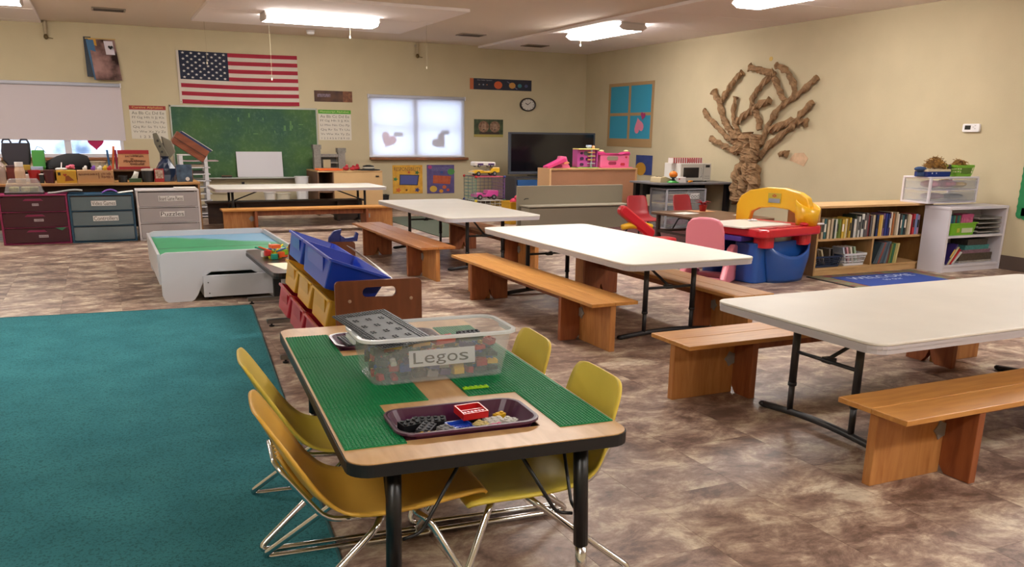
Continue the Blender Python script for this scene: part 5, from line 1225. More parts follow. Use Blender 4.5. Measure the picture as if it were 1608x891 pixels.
MB().prism([(9.132, 1.007), (9.044, 1.103), (8.88, 1.111), (8.788, 1.041), (8.854, .935)], -.006, -.002, 'yz').build('sheet', mat('#c8a888', .85, var=.1, vscale=12), sc); twist([(9.30, 1.07), (9.23, 1.10), (9.15, 1.09)], .035, .04, 3, .035).build('curl', KRAFT, sc)
dt_ = tag(MB().prism([(9.675 + .035 * math.cos(2 * PI * k / 14), 2.337 + .03 * math.sin(2 * PI * k / 14)) for k in range(14)], XR - .004, XR - .001, 'yz').build('paper_dot', mat('#c8a860', .8)), 'small yellowish round paper dot above the paper tree', 'paper dot')
th = thing('thermostat', 'small white wall thermostat with a dark display', 'thermostat', (XR - .001, 6.445, 1.425)); MB().prism(rrect(-.10, .10, -.042, .042, .015, 3), -.028, 0, 'yz').build('case', WHITEP, th, bevel=.004); MB().b(-.030, -.028, -.0, .07, -.018, .025).build('display', mat('#2a2a28', .2), th)
for k in range(3): MB().b(-.031, -.028, -.06 + .022 * (k % 2), -.045 + .022 * (k % 2), -.012 + .016 * k, -.004 + .016 * k).build('button', mat('#b8b8b4', .4), th)
gbd = thing('notice_board', 'blue board with a scalloped green paper border at the right photo edge', 'notice board', (XR - .001, -.06, 0))
MB().b(-.006, 0, 4.4, 5.75, .60, 2.0).build('board', mat('#1f3f8c', .8), gbd)
def scal(y0, y1, z0, z1, n, vert):
    q = MB()
    for k in range(n):
        cy, cz = (y0, z0 + (z1 - z0) * (k + .5) / n) if vert else (y0 + (y1 - y0) * (k + .5) / n, z0)
        r = ((z1 - z0) if vert else (y1 - y0)) / n * .62
        q.prism([(cy + r * math.cos(2 * PI * j / 12), cz + r * math.sin(2 * PI * j / 12)) for j in range(12)], -.009, -.0062, 'yz')
    return q
scal(5.81, 5.81, .54, 2.05, 20, True).build('scalloped_border', mat('#1f7a48', .8), gbd); scal(4.35, 5.79, .57, .57, 17, False).build('scalloped_border', mat('#1f7a48', .8), gbd)
MB().b(-.0095, -.0063, 5.72, 5.85, .56, 2.04).build('border_strip', mat('#1f7a48', .8), gbd); MB().b(-.0095, -.0063, 4.4, 5.80, .55, .64).build('border_strip', mat('#1f7a48', .8), gbd)
# ================================================================== BACK WALL
BW = YB - .002
def wallsheet(name, label, cat, x0, x1, z0, z1, m, group=None):
    r = thing(name, label, cat, (x0, BW, z0), 0, group)
    MB().b(0, x1 - x0, -.003, 0, 0, z1 - z0).build('sheet', m, r)
    return r
# flag
fg = thing('flag', 'large American flag with stars and stripes pinned above the chalkboard', 'flag', (1.262, BW, 1.70))
FW, FH = 1.80, .775
def wave(x, z): return -.006 - .008 * (1 + math.sin(x * 5.2 + z * 2.0)) * .5 - .004 * math.sin(x * 13)
def strip(x0, x1, z0, z1, off=0, n=24):
    q = MB(); n = max(3, int(n * (x1 - x0) / FW))
    dz = lambda x: -.010 * math.sin(PI * x / FW)
    q.sheet(lambda u, v: (x0 + (x1 - x0) * u, wave(x0 + (x1 - x0) * u, z0 + (z1 - z0) * v) - off, z0 + (z1 - z0) * v + dz(x0 + (x1 - x0) * u)), n, 2)
    return q
FRED = mat('#9c2237', .85); FWHT = mat('#c9bfb4', .85); FBLU = mat('#23283d', .85)
sh = FH / 13
strip(-.035, 0, 0, FH).build('header_band', FWHT, fg, solid=.002)
for k in range(13):
    z1 = FH - k * sh; x0 = .72 if k < 7 else 0
    strip(x0, FW, z1 - sh, z1).build('stripe', FRED if k % 2 == 0 else FWHT, fg, solid=.002)
strip(0, .72, FH - 7 * sh, FH, 0).build('canton', FBLU, fg, solid=.002)
star_me = None
for rI in range(9):
    nn = 6 if rI % 2 == 0 else 5
    for c in range(nn):
        cx = .72 * ((c + .5) / 6 if nn == 6 else (c + 1) / 6); cz = FH - 7 * sh * (rI + .7) / 9.4 - .01 * math.sin(PI * cx / FW)
        if star_me is None:
            o = MB().prism([((.020 if j % 2 == 0 else .008) * math.sin(PI * j / 5) * 1.35, (.020 if j % 2 == 0 else .008) * math.cos(PI * j / 5)) for j in range(10)], -.002, .002, 'xz').build('star', mat('#d8d4d0', .8), fg); star_me = o.data
        else: o = bpy.data.objects.new('star', star_me); col.objects.link(o); o.parent = fg
        o.location = (cx, wave(cx, cz) - .004, cz)
for x, z in ((-.02, .02), (-.02, FH - .02)): MB().lathe([(.008, 0), (.008, .004)], 0, 0, 0, 8, Matrix.Translation((x, -.006, z)) @ Matrix.Rotation(PI / 2, 4, 'X')).build('grommet', mat('#a89a60', .3, .8), fg)
# chalkboard
def chalk_mat():
    m = mat('#38594a', .75, hex2='#4c6c40', vscale=1.6, spec=.2); nt = m.node_tree; b = nt.nodes['Principled BSDF']; src = b.inputs['Base Color'].links[0].from_socket
    tc = nt.nodes.new('ShaderNodeTexCoord'); n = nt.nodes.new('ShaderNodeTexNoise'); n.inputs['Scale'].default_value = 14; n.inputs['Detail'].default_value = 8; n.inputs['Roughness'].default_value = .8
    nt.links.new(tc.outputs['Object'], n.inputs['Vector']); mr = nt.nodes.new('ShaderNodeMapRange'); mr.inputs[1].default_value = .5; mr.inputs[2].default_value = .85; mr.inputs[4].default_value = .3; nt.links.new(n.outputs['Fac'], mr.inputs[0])
    mx = nt.nodes.new('ShaderNodeMix'); mx.data_type = 'RGBA'; nt.links.new(mr.outputs[0], mx.inputs[0]); nt.links.new(src, mx.inputs[6]); mx.inputs[7].default_value = lin('#9ab08a'); nt.links.new(mx.outputs[2], b.inputs['Base Color'])
    return m
cbd = thing('chalkboard', 'large green chalkboard with faint chalk marks under the flag', 'chalkboard', (1.08, BW, .57))
ALU = mat('#a8aca4', .4, .6)
MB().b(0, 2.24, -.012, 0, 0, 1.09).build('board', chalk_mat(), cbd)
for a in ((-.02, 2.26, 1.075, 1.10), (-.02, 0, 0, 1.1), (2.24, 2.26, 0, 1.1)): MB().b(a[0], a[1], -.022, 0, a[2], a[3]).build('frame', ALU, cbd)
MB().b(-.02, 2.26, -.10, 0, -.022, .0).build('chalk_tray', ALU, cbd, bevel=.003)
for k, x in enumerate((.62, .92, 1.75)): pass
gq = random.Random(2); ck = MB()
for k in range(26):
    x, z = gq.uniform(.8, 1.95), gq.uniform(.62, .95); l = gq.uniform(.02, .09); a = gq.choice([PI / 2, PI / 2, .2, 1.2])
    dx, dz = l * math.cos(a), l * math.sin(a); ck.b(x, x + max(abs(dx), .004), -.0132, -.0121, z, z + max(abs(dz), .003))
ck.build('chalk_marks', mat('#5a8050', .9), cbd)
e = thing('chalk_eraser', 'black felt eraser on the chalk tray left of the small whiteboard', 'eraser', (1.83, BW - .06, .5702)); MB().b(-.08, .08, -.025, .025, 0, .02).build('felt', BLACKM, e); MB().b(-.08, .08, -.02, .02, .02, .032).build('back', mat('#6a4a30', .6), e)
wbd = thing('whiteboard', 'small frameless whiteboard leaning on the chalk tray', 'whiteboard', (2.0, BW - .075, .5705))
Mw = Matrix.Rotation(math.radians(-6), 4, 'X'); MB().b(0, .725, -.006, 0, 0, .405, Mw).build('board', mat('#c9c8ce', .25), wbd); MB().b(0, .725, -.007, -.0062, 0, .01, Mw).build('edge_strip', mat('#a8a8ac', .4), wbd)

def letter_rows(root, rows, x0, x1, z1, dz, m, y=-.0042, frac=.62):
    for k, s in enumerate(rows):
        text(s, 'lettering', m, root, x0, x1 if len(s) > 10 else x0 + (x1 - x0) * .7, z1 - dz * (k + frac), z1 - dz * k, y)
GINK = mat('#6a6662', .8)
p = wallsheet('poster', 'cursive alphabet chart with a red heading beside the chalkboard', 'poster', .489, 1.008, 1.16, 1.65, mat('#cfc9bc', .7))
MB().b(0, .519, -.0045, -.003, .43, .49).build('heading_band', mat('#9a3a34', .7), p); text('Cursive Alphabet', 'lettering', mat('#d8b06a', .7), p, .04, .48, .44, .48, -.0052)
letter_rows(p, ['Aa Bb Cc Dd Ee', 'Ff Gg Hh Ii Jj Kk', 'Ll Mm Nn Oo Pp', 'Qq Rr Ss Tt Uu', 'Vv Ww Xx Yy Zz'], .03, .49, .405, .07, GINK); letter_rows(p, ['1 2 3 4 5'], .12, .5, .05, .06, GINK)
p = wallsheet('poster', 'manuscript alphabet chart with a green heading right of the chalkboard', 'poster', 3.365, 3.915, 1.165, 1.652, mat('#d2ccc0', .7))
MB().b(0, .55, -.0045, -.003, .425, .487).build('heading_band', mat('#4f9a2c', .7), p); text('Manuscript Alphabet', 'lettering', mat('#c8d890', .7), p, .03, .52, .437, .474, -.0052)
letter_rows(p, ['Aa Bb Cc Dd Ee', 'Ff Gg Hh Ii Jj Kk', 'Ll Mm Nn Oo Pp', 'Qq Rr Ss Tt Uu', 'Vv Ww Xx Yy Zz'], .03, .52, .405, .072, GINK); letter_rows(p, ['1 2 3 4 5 6 7 8 9 10'], .04, .51, .045, .045, GINK)
p = wallsheet('poster', 'small dark brown banner poster above the manuscript chart', 'poster', 3.313, 3.95, 1.78, 1.955, mat('#3a241c', .6, hex2='#5a3a28', vscale=7))
MB().b(.05, .27, -.0042, -.003, .075, .125).build('caption', mat('#8a7a88', .7, hex2='#5a4a52', vscale=60), p); MB().b(.48, .637, -.0042, -.003, .0, .17).build('picture', mat('#8a5a3a', .6, hex2='#5a3020', vscale=20), p)
p = wallsheet('poster', 'orange responsibility poster with a blue panel below the bright window', 'poster', 4.62, 5.172, .262, .752, mat('#c8912a', .6, hex2='#d8a83a', vscale=12))
text('RESPONSIBILITY', 'lettering', mat('#5a4a3a', .7), p, .03, .52, .39, .455, -.0042)
MB().prism([(.12, .15), (.46, .14), (.49, .32), (.13, .33)], -.005, -.0042, 'xz').build('panel', mat('#1c2238', .6), p); MB().prism([(.135, .16), (.445, .152), (.472, .308), (.142, .318)], -.0058, -.0051, 'xz').build('panel_face', mat('#4a5290', .6), p)
for cx, cz, s, c in ((.10, .06, .06, '#c8622a'), (.45, .06, .055, '#2f3a78'), (.05, .25, .05, '#3a7a4a'), (.3, .365, .03, '#b8482a'), (.45, .36, .05, '#3a6a3a'), (.25, .06, .03, '#5a3a20')):
    pts = [(cx + s * (1 if j % 2 == 0 else .5) * math.cos(PI * j / 5), cz + s * .85 * (1 if j % 2 == 0 else .5) * math.sin(PI * j / 5)) for j in range(10)]; MB().prism(pts, -.0048, -.0042, 'xz').build('motif', mat(c, .6), p)
p = wallsheet('poster', 'purple poster with an orange panel below the bright window', 'poster', 5.255, 5.777, .255, .755, mat('#4e4478', .6, hex2='#5c5286', vscale=12))
MB().prism([(.11, .18), (.44, .16), (.46, .30), (.12, .32)], -.005, -.0042, 'xz').build('panel', mat('#b85a32', .6, hex2='#a84a2a', vscale=20), p)
for cx, cz, s, c in ((.12, .08, .07, '#c8a23a'), (.33, .11, .04, '#b85a2a'), (.27, .04, .04, '#c8862a'), (.46, .38, .07, '#4a8a4a'), (.06, .46, .04, '#a83a78'), (.28, .37, .03, '#2f4a8a'), (.4, .06, .03, '#b84a2a')):
    MB().prism([(cx + s * math.cos(2 * PI * j / 12), cz + s * .8 * math.sin(2 * PI * j / 12)) for j in range(12)], -.0048, -.0042, 'xz').build('motif', mat(c, .6), p)
MB().prism(rrect(.08, .44, .39, .46, .03, 4), -.0046, -.0042, 'xz').build('motif', mat('#6a6290', .6, hex2='#565080', vscale=50), p)
p = wallsheet('poster', 'long dark planets banner with orange and yellow planets above the clock', 'poster', 6.085, 7.306, 2.062, 2.25, mat('#1f2134', .6))
MB().b(0, .07, -.0042, -.003, 0, .188).build('sun_edge', mat('#b8623a', .6), p); text('Our Solar System', 'lettering', mat('#a8a8b0', .7), p, .14, .43, .145, .172, -.0042)
for cx, s, c, nm in ((.55, .065, '#c85a2e', 'planet'), (.83, .052, '#c8924a', 'planet'), (.98, .034, '#3a7a86', 'planet'), (1.11, .028, '#4a4f78', 'planet'), (.18, .012, '#9a8a78', 'planet'), (.26, .012, '#8a9ab0', 'planet'), (.33, .010, '#a86a4a', 'planet')):
    MB().prism([(cx + 1.25 * s * math.cos(2 * PI * j / 18), .085 + s * math.sin(2 * PI * j / 18)) for j in range(18)], -.0052, -.0042, 'xz').build(nm, mat(c, .6), p)
MB().prism([(.72, .15), (.735, .155), (.94, .03), (.925, .018)], -.0042, -.0036, 'xz').build('planet_ring', mat('#6a6a86', .6), p)
p = wallsheet('poster', 'photo poster of two lions beside each other, left of the television', 'poster', 6.165, 6.74, 1.245, 1.552, mat('#4a5a36', .6, hex2='#2c3422', vscale=12))
for cx in (.19, .41):
    MB().prism([(cx + .105 * math.cos(2 * PI * j / 14), .18 + .10 * math.sin(2 * PI * j / 14)) for j in range(14)], -.0045, -.003, 'xz').build('mane', mat('#6a4a38', .7, hex2='#9a7a60', vscale=25), p)
    MB().prism([(cx + .05 * math.cos(2 * PI * j / 12), .17 + .06 * math.sin(2 * PI * j / 12)) for j in range(12)], -.0055, -.0046, 'xz').build('face', mat('#a88a72', .7, hex2='#8a6a58', vscale=30), p)
    MB().b(cx - .015, cx + .015, -.0062, -.0056, .12, .135).build('nose', INK, p)
MB().b(0, .575, -.0045, -.003, 0, .045).build('grass_strip', mat('#a89a52', .7), p); MB().b(.10, .5, -.004, -.003, .045, .09).build('body_shadow', mat('#3a2c26', .7), p)
# clock
ck_ = thing('wall_clock', 'round wall clock with a black rim on the back wall', 'clock', (7.23, BW, 1.826))
ew, eh = .163, .118
def ell(k, n=28): return [(ew * k * math.cos(2 * PI * j / n), eh * k * math.sin(2 * PI * j / n)) for j in range(n)]
ri = [[(p_[0], y, p_[1]) for p_ in ell(k)] for k, y in ((1, 0), (1, -.03), (.92, -.036), (.84, -.03), (.84, 0))]
MB().loft(ri + [ri[0]], cap=False).build('rim', mat('#2a2220', .4), ck_); MB().prism(ell(.85), -.012, -.006, 'xz').build('dial', mat('#cdc8c0', .5), ck_)
for k in range(12): MB().c(.118 * math.sin(PI * k / 6), -.013, .085 * math.cos(PI * k / 6), .012, .002, .012).build('hour_mark', INK, ck_)
MB().b(-.055, .01, -.016, -.014, -.006, .006, Matrix.Rotation(.5, 4, 'Y')).build('hour_hand', INK, ck_); MB().b(-.01, .08, -.018, -.016, -.004, .004, Matrix.Rotation(-.6, 4, 'Y')).build('minute_hand', INK, ck_)
# dark hanging posters near the left window
hpz = thing('hanging_poster', 'dark glossy portrait poster curling off the wall over other posters', 'poster', (0, BW, 0))
MB().sheet(lambda u, v: (.03 + .355 * u + .05 * (1 - v), -.01 - .10 * (1 - v) ** 1.3 * (1 - .4 * u), 2.0 + .575 * v), 8, 8).build('sheet', mat('#2a1c1c', .2, hex2='#a88480', vscale=4.0), hpz, solid=.002)
MB().sheet(lambda u, v: (.235 + .12 * u + .02 * (1 - v), -.016 - .10 * (1 - (.62 + .36 * v)) ** 1.3 * .75, 2.36 + .19 * v), 4, 4).build('bright_patch', mat('#d8d0dc', .3), hpz)
MB().prism(heart(.32, 2.46, .035), -.062, -.060, 'xz').build('emblem', INK, hpz)
for k, (x, c) in enumerate(((.0, '#3a6a94'), (.03, '#c8962a'), (-.03, '#1e2a3a'))):
    MB().sheet(lambda u, v, x=x, k=k: (x + .10 * u + .06 * (1 - v) * (1 if k < 2 else 0), -.004 - .05 * (1 - v) - .006 * (2 - k), 2.0 + .02 * k + .56 * v), 3, 5).build('back_sheet', mat(c, .4), hpz, solid=.002)
MB().b(-.01, .40, -.012, 0, 2.57, 2.585).build('top_strip', mat('#b89a5a', .5), hpz)
# electric outlet and cable
ol = thing('wall_outlet', 'small cream wall outlet with a black plug under the chalkboard', 'outlet', (2.087, BW, .44)); MB().b(-.05, .06, -.006, 0, 0, .085).build('plate', mat('#b8ac90', .5), ol); MB().b(-.025, .015, -.03, -.006, .02, .055).build('plug', BLACKM, ol)
tag(MB().tube([(1.45, BW - .01, .36), (1.6, BW - .01, .32), (1.8, BW - .01, .31), (1.98, BW - .01, .35), (2.06, BW - .02, .45)], .005, 5).build('cable', mat('#8a8070', .6)), 'thin grey cable along the wall below the chalkboard', 'cable')

# castle cabinet right of the chalkboard
cc = thing('low_cabinet', 'tan cabinet with an open brown niche right of the chalkboard', 'cabinet', (0, 0, 0))
BRN = mat('#6a4a34', .6)
MB().b(3.36, 4.16, 13.80, 13.82, 0, .68).build('front_panel', mat('#c6a272', .5, var=.04, vscale=3), cc); MB().b(4.14, 4.16, 13.82, 14.6, 0, .68).build('side_panel', BIRCHV, cc)
MB().b(3.10, 3.12, 13.80, 14.6, 0, .68).build('side_panel', BRN, cc); MB().b(3.34, 3.36, 13.80, 14.6, 0, .68).build('divider', BRN, cc)
MB().b(3.12, 3.34, 14.5, 14.52, 0, .68).build('niche_back', BRN, cc); MB().b(3.12, 3.34, 13.82, 14.5, .36, .38).build('niche_shelf', BRN, cc); MB().b(3.10, 4.16, 13.79, 14.6, .68, .70).build('top_board', BIRCH, cc, bevel=.002)
MB().b(4.05, 4.10, 13.785, 13.80, .60, .62).build('handle', BLACKM, cc)
ot = thing('toy_tray', 'orange-red flat toy tray on the left end of the tan niche cabinet', 'tray', (3.33, 13.98, .7005)); MB().b(-.2, .2, -.13, .13, 0, .012).build('tray', mat('#c8481e', .4), ot, bevel=.004); MB().b(-.2, .2, -.13, -.12, .012, .03).b(-.2, .2, .12, .13, .012, .03).build('lip', mat('#d86a1e', .4), ot)
cs = thing('toy_castle', 'grey toy castle with towers on the tan niche cabinet', 'toy castle', (3.16, 14.25, .7005))
CST = mat('#7d7a74', .7, var=.15, vscale=40)
for x, w, h in ((0, .11, .395), (.40, .115, .345)):
    t_ = MB().b(x, x + w, 0, .11, 0, h).build('tower', CST, cs); MB().b(x - .012, x + w + .012, -.012, .122, h - .07, h - .03).build('parapet', CST, t_)
    for k in range(3): MB().b(x - .012 + k * (w + .024 - .03) / 2, x + .018 + k * (w + .024 - .03) / 2, -.012, .122, h - .03, h).build('merlon', CST, t_)
MB().b(.11, .40, .02, .09, .20, .25).build('bridge', CST, cs); MB().b(.11, .40, .02, .09, 0, .03).build('base', CST, cs); MB().b(.12, .39, .085, .09, .03, .20).build('rear_wall', mat('#55524e', .8), cs); MB().b(.15, .27, .015, .02, .03, .16).build('gate', mat('#a89a7a', .7), cs)
MB().b(.27, .39, .01, .085, .10, .12).build('landing', CST, cs)
for k, (x, y, s, lab) in enumerate(((3.60, 13.95, .055, 'small red toy vehicle piece in front of the toy castle'), (3.70, 13.92, .05, 'round red toy piece beside the black hats'), (3.78, 13.98, .06, 'tall red toy figure next to the black hats'))):
    r = thing('red_toy', lab, 'toy', (x, y, .7005), 0, 'red toys by the castle'); MB().ball(0, 0, s * .6, s, s * .7, s * .6, 10, 6).build('body', mat('#a8202c', .4), r, smooth=True); MB().ball(s * .3, 0, s * 1.3, s * .45, s * .4, s * .4, 8, 5).build('head', mat('#a8202c', .4), r, smooth=True)
bh = thing('costume_hat', 'black costume hat with a pale band on the tan niche cabinet', 'hat', (3.98, 13.97, .7005)); MB().lathe([(.19, 0), (.19, .012), (.10, .02), (.09, .07), (.03, .085)], n=18).build('brim_and_crown', mat('#1c1e1c', .7), bh, smooth=True); MB().lathe([(.101, .03), (.098, .055)], n=18).build('band', mat('#b8b0a0', .6), bh)
tc_ = thing('waste_bin', 'small black waste bin on the floor right of the tan niche cabinet', 'bin', (4.30, 14.3, 0)); open_tub(tc_, .20, .20, .28, .03, .004, BLACKM, .008, BLACKM, .8)
# white tubs on a low crate behind the crosswise table
cr_ = thing('low_crate', 'low cream crate under the chalkboard holding white plastic tubs', 'crate', (2.70, 14.2, 0)); MB().b(-.42, .35, -.16, .16, 0, .02).build('bottom', mat('#b8ac90', .6), cr_); MB().b(-.42, .35, -.16, -.145, .02, .20).b(-.42, .35, .145, .16, .02, .20).build('long_side', mat('#b8ac90', .6), cr_); MB().b(-.42, -.405, -.145, .145, .02, .20).b(.335, .35, -.145, .145, .02, .20).build('short_side', mat('#b8ac90', .6), cr_); MB().b(-.42, .35, -.16, .16, .20, .21).build('lid', mat('#b8ac90', .6), cr_)
for x, h, w, c, lab in ((2.93, .39, .21, '#d6d6d8', 'tall white plastic bucket behind the crosswise table'), (2.62, .13, .22, '#c4bfae', 'low milky plastic tub behind the crosswise table'), (2.41, .15, .18, '#ccc9c4', 'small white tub at the left end of the cream crate')):
    r = thing('plastic_tub', lab, 'tub', (x, 14.2, .2105), 0, 'white tubs behind the crosswise table'); open_tub(r, w, w * .9, h, .07, .004, mat(c, .4), .008, mat(c, .4), .82)

# ================================================================== LEFT: DESK, DRAWER UNITS AND CLUTTER
OAK = wood('oak_veneer', '#c0935a', '#a87a44', (2, 14, 14), 2.2, .4)
dk = thing('desk', 'long oak-topped desk full of clutter under the half-drawn blind', 'desk', (0, 0, 0))
DZ = .665
MB().b(-1.75, 1.13, 11.68, 12.62, DZ - .03, DZ).build('desk_top', OAK, dk, bevel=.004)
MB().b(1.10, 1.125, 11.70, 12.60, 0, DZ - .03).build('end_panel', mat('#9c7448', .5), dk); MB().b(-1.70, -1.675, 11.70, 12.60, 0, DZ - .03).build('end_panel', mat('#9c7448', .5), dk)
MB().b(-1.675, 1.10, 12.0, 12.02, .1, DZ - .03).build('modesty_panel', mat('#5a4030', .6), dk)
rs = MB().b(-1.72, 1.10, 12.22, 12.60, DZ + .115, DZ + .135).build('riser_shelf', mat('#6a4a30', .5), dk); MB().b(-1.72, 1.10, 12.56, 12.58, DZ, DZ + .115).build('riser_back', mat('#4a3424', .6), rs)
for x in (-1.72, -.55, .60, 1.08): MB().b(x, x + .02, 12.22, 12.56, DZ, DZ + .115).build('riser_leg', mat('#6a4a30', .5), rs)
drawer_unit('drawer_cart', 'maroon three-drawer plastic unit at the left end of the desk', -.735, 11.29, 0, .70, .38, .565, 3, '#8a1c50', '#451222', 1, [('~', -.02, .075, .40, .55), ('~', -.02, .12, .40, .56), ('~', .02, .16, .36, .52)], 0, None, 1, '#c8b8c0')
drawer_unit('drawer_cart', 'blue-framed three-drawer plastic unit labelled Video Games', -.028, 11.29, 0, .70, .38, .56, 3, '#1f4a66', '#7f929c', .6, [('Video Games', -.16, .22, .34, .68), ('Controllers', -.155, .235, .34, .68), None], 0,
            [[(-.35, -.05, .6, '#3a4a8a'), (.1, .4, .35, '#5a6a6a')], [(-.1, .15, .35, '#b8823a'), (.2, .42, .6, '#5a6468')], [(-.25, .25, .35, '#9aa0a0')]])
drawer_unit('drawer_cart', 'white-framed three-drawer plastic unit labelled Puzzles', .71, 11.29, 0, .715, .38, .60, 3, '#d8d4d8', '#cdc9ce', .6, [('Board Game Pieces', -.16, .24, .38, .72), ('Puzzles', -.155, .235, .40, .74), None], 0,
            [[(-.35, -.1, .5, '#3a3a34'), (.2, .38, .5, '#5a3a34')], [(-.3, .3, .35, '#a85a78')], [(-.3, .3, .3, '#6a6a6a')]])
# paper and boxes on the drawer units
o = MB().sheet(lambda u, v: (-.58 + .36 * u, 11.36 + .22 * v, .567 + .045 * math.sin(2.6 * u) * u), 8, 4).build('paper_stack', mat('#8a8a88', .7), solid=.008, offset=1); tag(o, 'curling grey papers on the maroon drawer unit', 'paper')
tag(MB().prism([(-.545, .188), (-.425, .19), (-.475, .155)], 11.255, 11.258, 'xz').build('paper_corner', mat('#3a7a5a', .7)), 'green paper corner poking out of the lowest maroon drawer', 'paper')
o = MB().sheet(lambda u, v: (-.01 + .16 * u, 11.38 + .16 * v, .561 + .035 * math.sin(PI * u * .9)), 8, 4).build('purple_cloth', mat('#7a4aa8', .7), solid=.008, offset=1); tag(o, 'purple folded cloth on the blue-framed drawer unit', 'cloth')
o = MB().sheet(lambda u, v: (.16 + .17 * u, 11.36 + .2 * v, .561 + .02 * u), 6, 4).build('paper_sheet', PAPER, solid=.004, offset=1); tag(o, 'white paper lying on the blue-framed drawer unit', 'paper')
tag(MB().b(.80, 1.05, 11.34, 11.6, .601, .615).build('paper_stack', mat('#d6d0c8', .7)), 'low stack of white paper on the white-framed drawer unit', 'paper')
fc = thing('food_container', 'clear plastic dome container with food on the maroon drawer unit', 'container', (-.82, 11.47, .566))
MB().prism(rrect(-.20, .20, -.13, .13, .03, 4), 0, .02).build('base', mat('#2a1c20', .4), fc)
MB().loft([[(p_[0] * k, p_[1] * k, z) for p_ in rrect(-.195, .195, -.125, .125, .03, 4)] for k, z in ((1, .021), (.86, .12), (.74, .165), (.70, .17))]).build('dome', glassy('#c8ccd0', .35, .15), fc)
for k, (x, c) in enumerate(((-.1, '#9a9456'), (.02, '#a8a070'), (.1, '#7a7a4a'))): MB().c(x, 0, .05, .10, .12, .055).build('food', mat(c, .8, var=.3, vscale=40), fc, bevel=.012)

def cyl_item(name, label, cat, x, y, z, prof, m, capm=None, capprof=None, group=None):
    r = thing(name, label, cat, (x, y, z), 0, group); MB().lathe(prof, n=16).build('body', m, r, smooth=False)
    if capprof: MB().lathe(capprof, n=16).build('lid', capm, r)
    return r
def box_item(name, label, cat, x0, x1, y0, y1, z, h, m, rz=0, lidc=None):
    r = thing(name, label, cat, ((x0 + x1) / 2, (y0 + y1) / 2, z), rz); w, d = x1 - x0, y1 - y0
    MB().b(-w / 2, w / 2, -d / 2, d / 2, 0, h * (.9 if lidc else 1)).build('body', m, r, bevel=.002)
    if lidc: MB().b(-w / 2 - .002, w / 2 + .002, -d / 2 - .002, d / 2 + .002, h * .9, h).build('lid', lidc, r)
    return r
Z0 = DZ + .0005
cyl_item('bottle', 'clear bottle with a pale red label at the left photo edge on the desk', 'bottle', -1.06, 11.80, Z0, [(.05, 0), (.052, .02), (.052, .20), (.02, .25), (.02, .27)], glassy('#b8a8a4', .6, .2), WHITEP, [(.024, .265), (.024, .29)])
cyl_item('bottle', 'cream bottle with a white cap near the left end of the desk', 'bottle', -.865, 11.80, Z0, [(.052, 0), (.055, .02), (.055, .14), (.045, .19), (.038, .195)], mat('#c6a890', .4), WHITEP, [(.045, .195), (.045, .245)])
box_item('box', 'dark red box between the two bottles on the desk', 'box', -1.01, -.92, 11.92, 12.05, Z0, .20, mat('#6a2420', .5), 0, mat('#4a2a34', .5))
box_item('box', 'white box behind the bottles on the desk', 'box', -.98, -.72, 12.06, 12.16, Z0, .09, mat('#cfc9cc', .5))
cyl_item('cup', 'bright red mug on the desk', 'cup', -.72, 11.86, Z0, [(.05, 0), (.068, .15), (.062, .15), (.045, .02)], mat('#a81820', .35))
cyl_item('cup', 'maroon tumbler on the desk next to the red mug', 'cup', -.56, 11.78, Z0, [(.05, 0), (.062, .15), (.066, .155), (.055, .155)], mat('#4a1620', .3, coat=.3))
box_item('tissue_pack', 'small white and black packet beside the maroon tumbler', 'packet', -.665, -.62, 11.76, 11.82, Z0, .11, mat('#17171a', .5), 0, mat('#d8d4d4', .6))
yb_ = box_item('cereal_box', 'yellow box with an orange picture lying on the desk', 'box', -.485, -.27, 11.76, 11.88, Z0, .145, mat('#c89a1e', .5)); MB().prism([(-.02, .02), (.08, .03), (.02, .09), (-.01, .08)], -.062, -.0605, 'xz').build('picture', mat('#8a4a1a', .6), yb_); MB().prism(heart(-.015, .095, .022), -.062, -.0605, 'xz').build('emblem', mat('#a8421a', .6), yb_); MB().b(-.09, -.06, -.062, -.0605, .09, .125).build('symbol', INK, yb_)
cup2 = cyl_item('drink_cup', 'drink cup with a white lid and straw behind the yellow box', 'cup', -.43, 11.97, Z0, [(.045, 0), (.06, .15)], mat('#8a3a30', .4), WHITEP, [(.066, .15), (.066, .165), (.05, .17)]); MB().tube([(0, 0, .17), (.01, 0, .235)], .006, 6).build('straw', WHITEP, cup2)
fl_ = thing('paper_flower', 'pink frilly flower on a green stem tub behind the yellow box', 'flower', (-.33, 11.97, Z0)); MB().lathe([(.04, 0), (.05, .14), (.045, .15)], n=12).build('pot', mat('#8a9a4a', .6), fl_)
gq = random.Random(6)
for k in range(12): a = k * 2.4; MB().ball(.03 * math.cos(a), .03 * math.sin(a), .17 + .012 * (k % 3), .022, .022, .016, 8, 5).build('petal', mat('#d86a84', .8), fl_, smooth=True)
wbx = box_item('cardboard_box', 'cardboard tray with handwriting, holding craft bits on the desk', 'box', -.26, .14, 11.74, 11.96, Z0, .145, mat('#c09468', .7))
scribble('lettering', mat('#7a4a34', .7), wbx, -.185, .02, .09, .112, -.1112, 3); scribble('lettering', mat('#7a4a34', .7), wbx, .06, .17, .09, .12, -.1112, 4); scribble('lettering', mat('#7a4a34', .7), wbx, .06, .19, .055, .08, -.1112, 5); MB().b(.032, .04, -.1112, -.1105, .05, .12).build('pen_bar', mat('#7a4a34', .7), wbx)
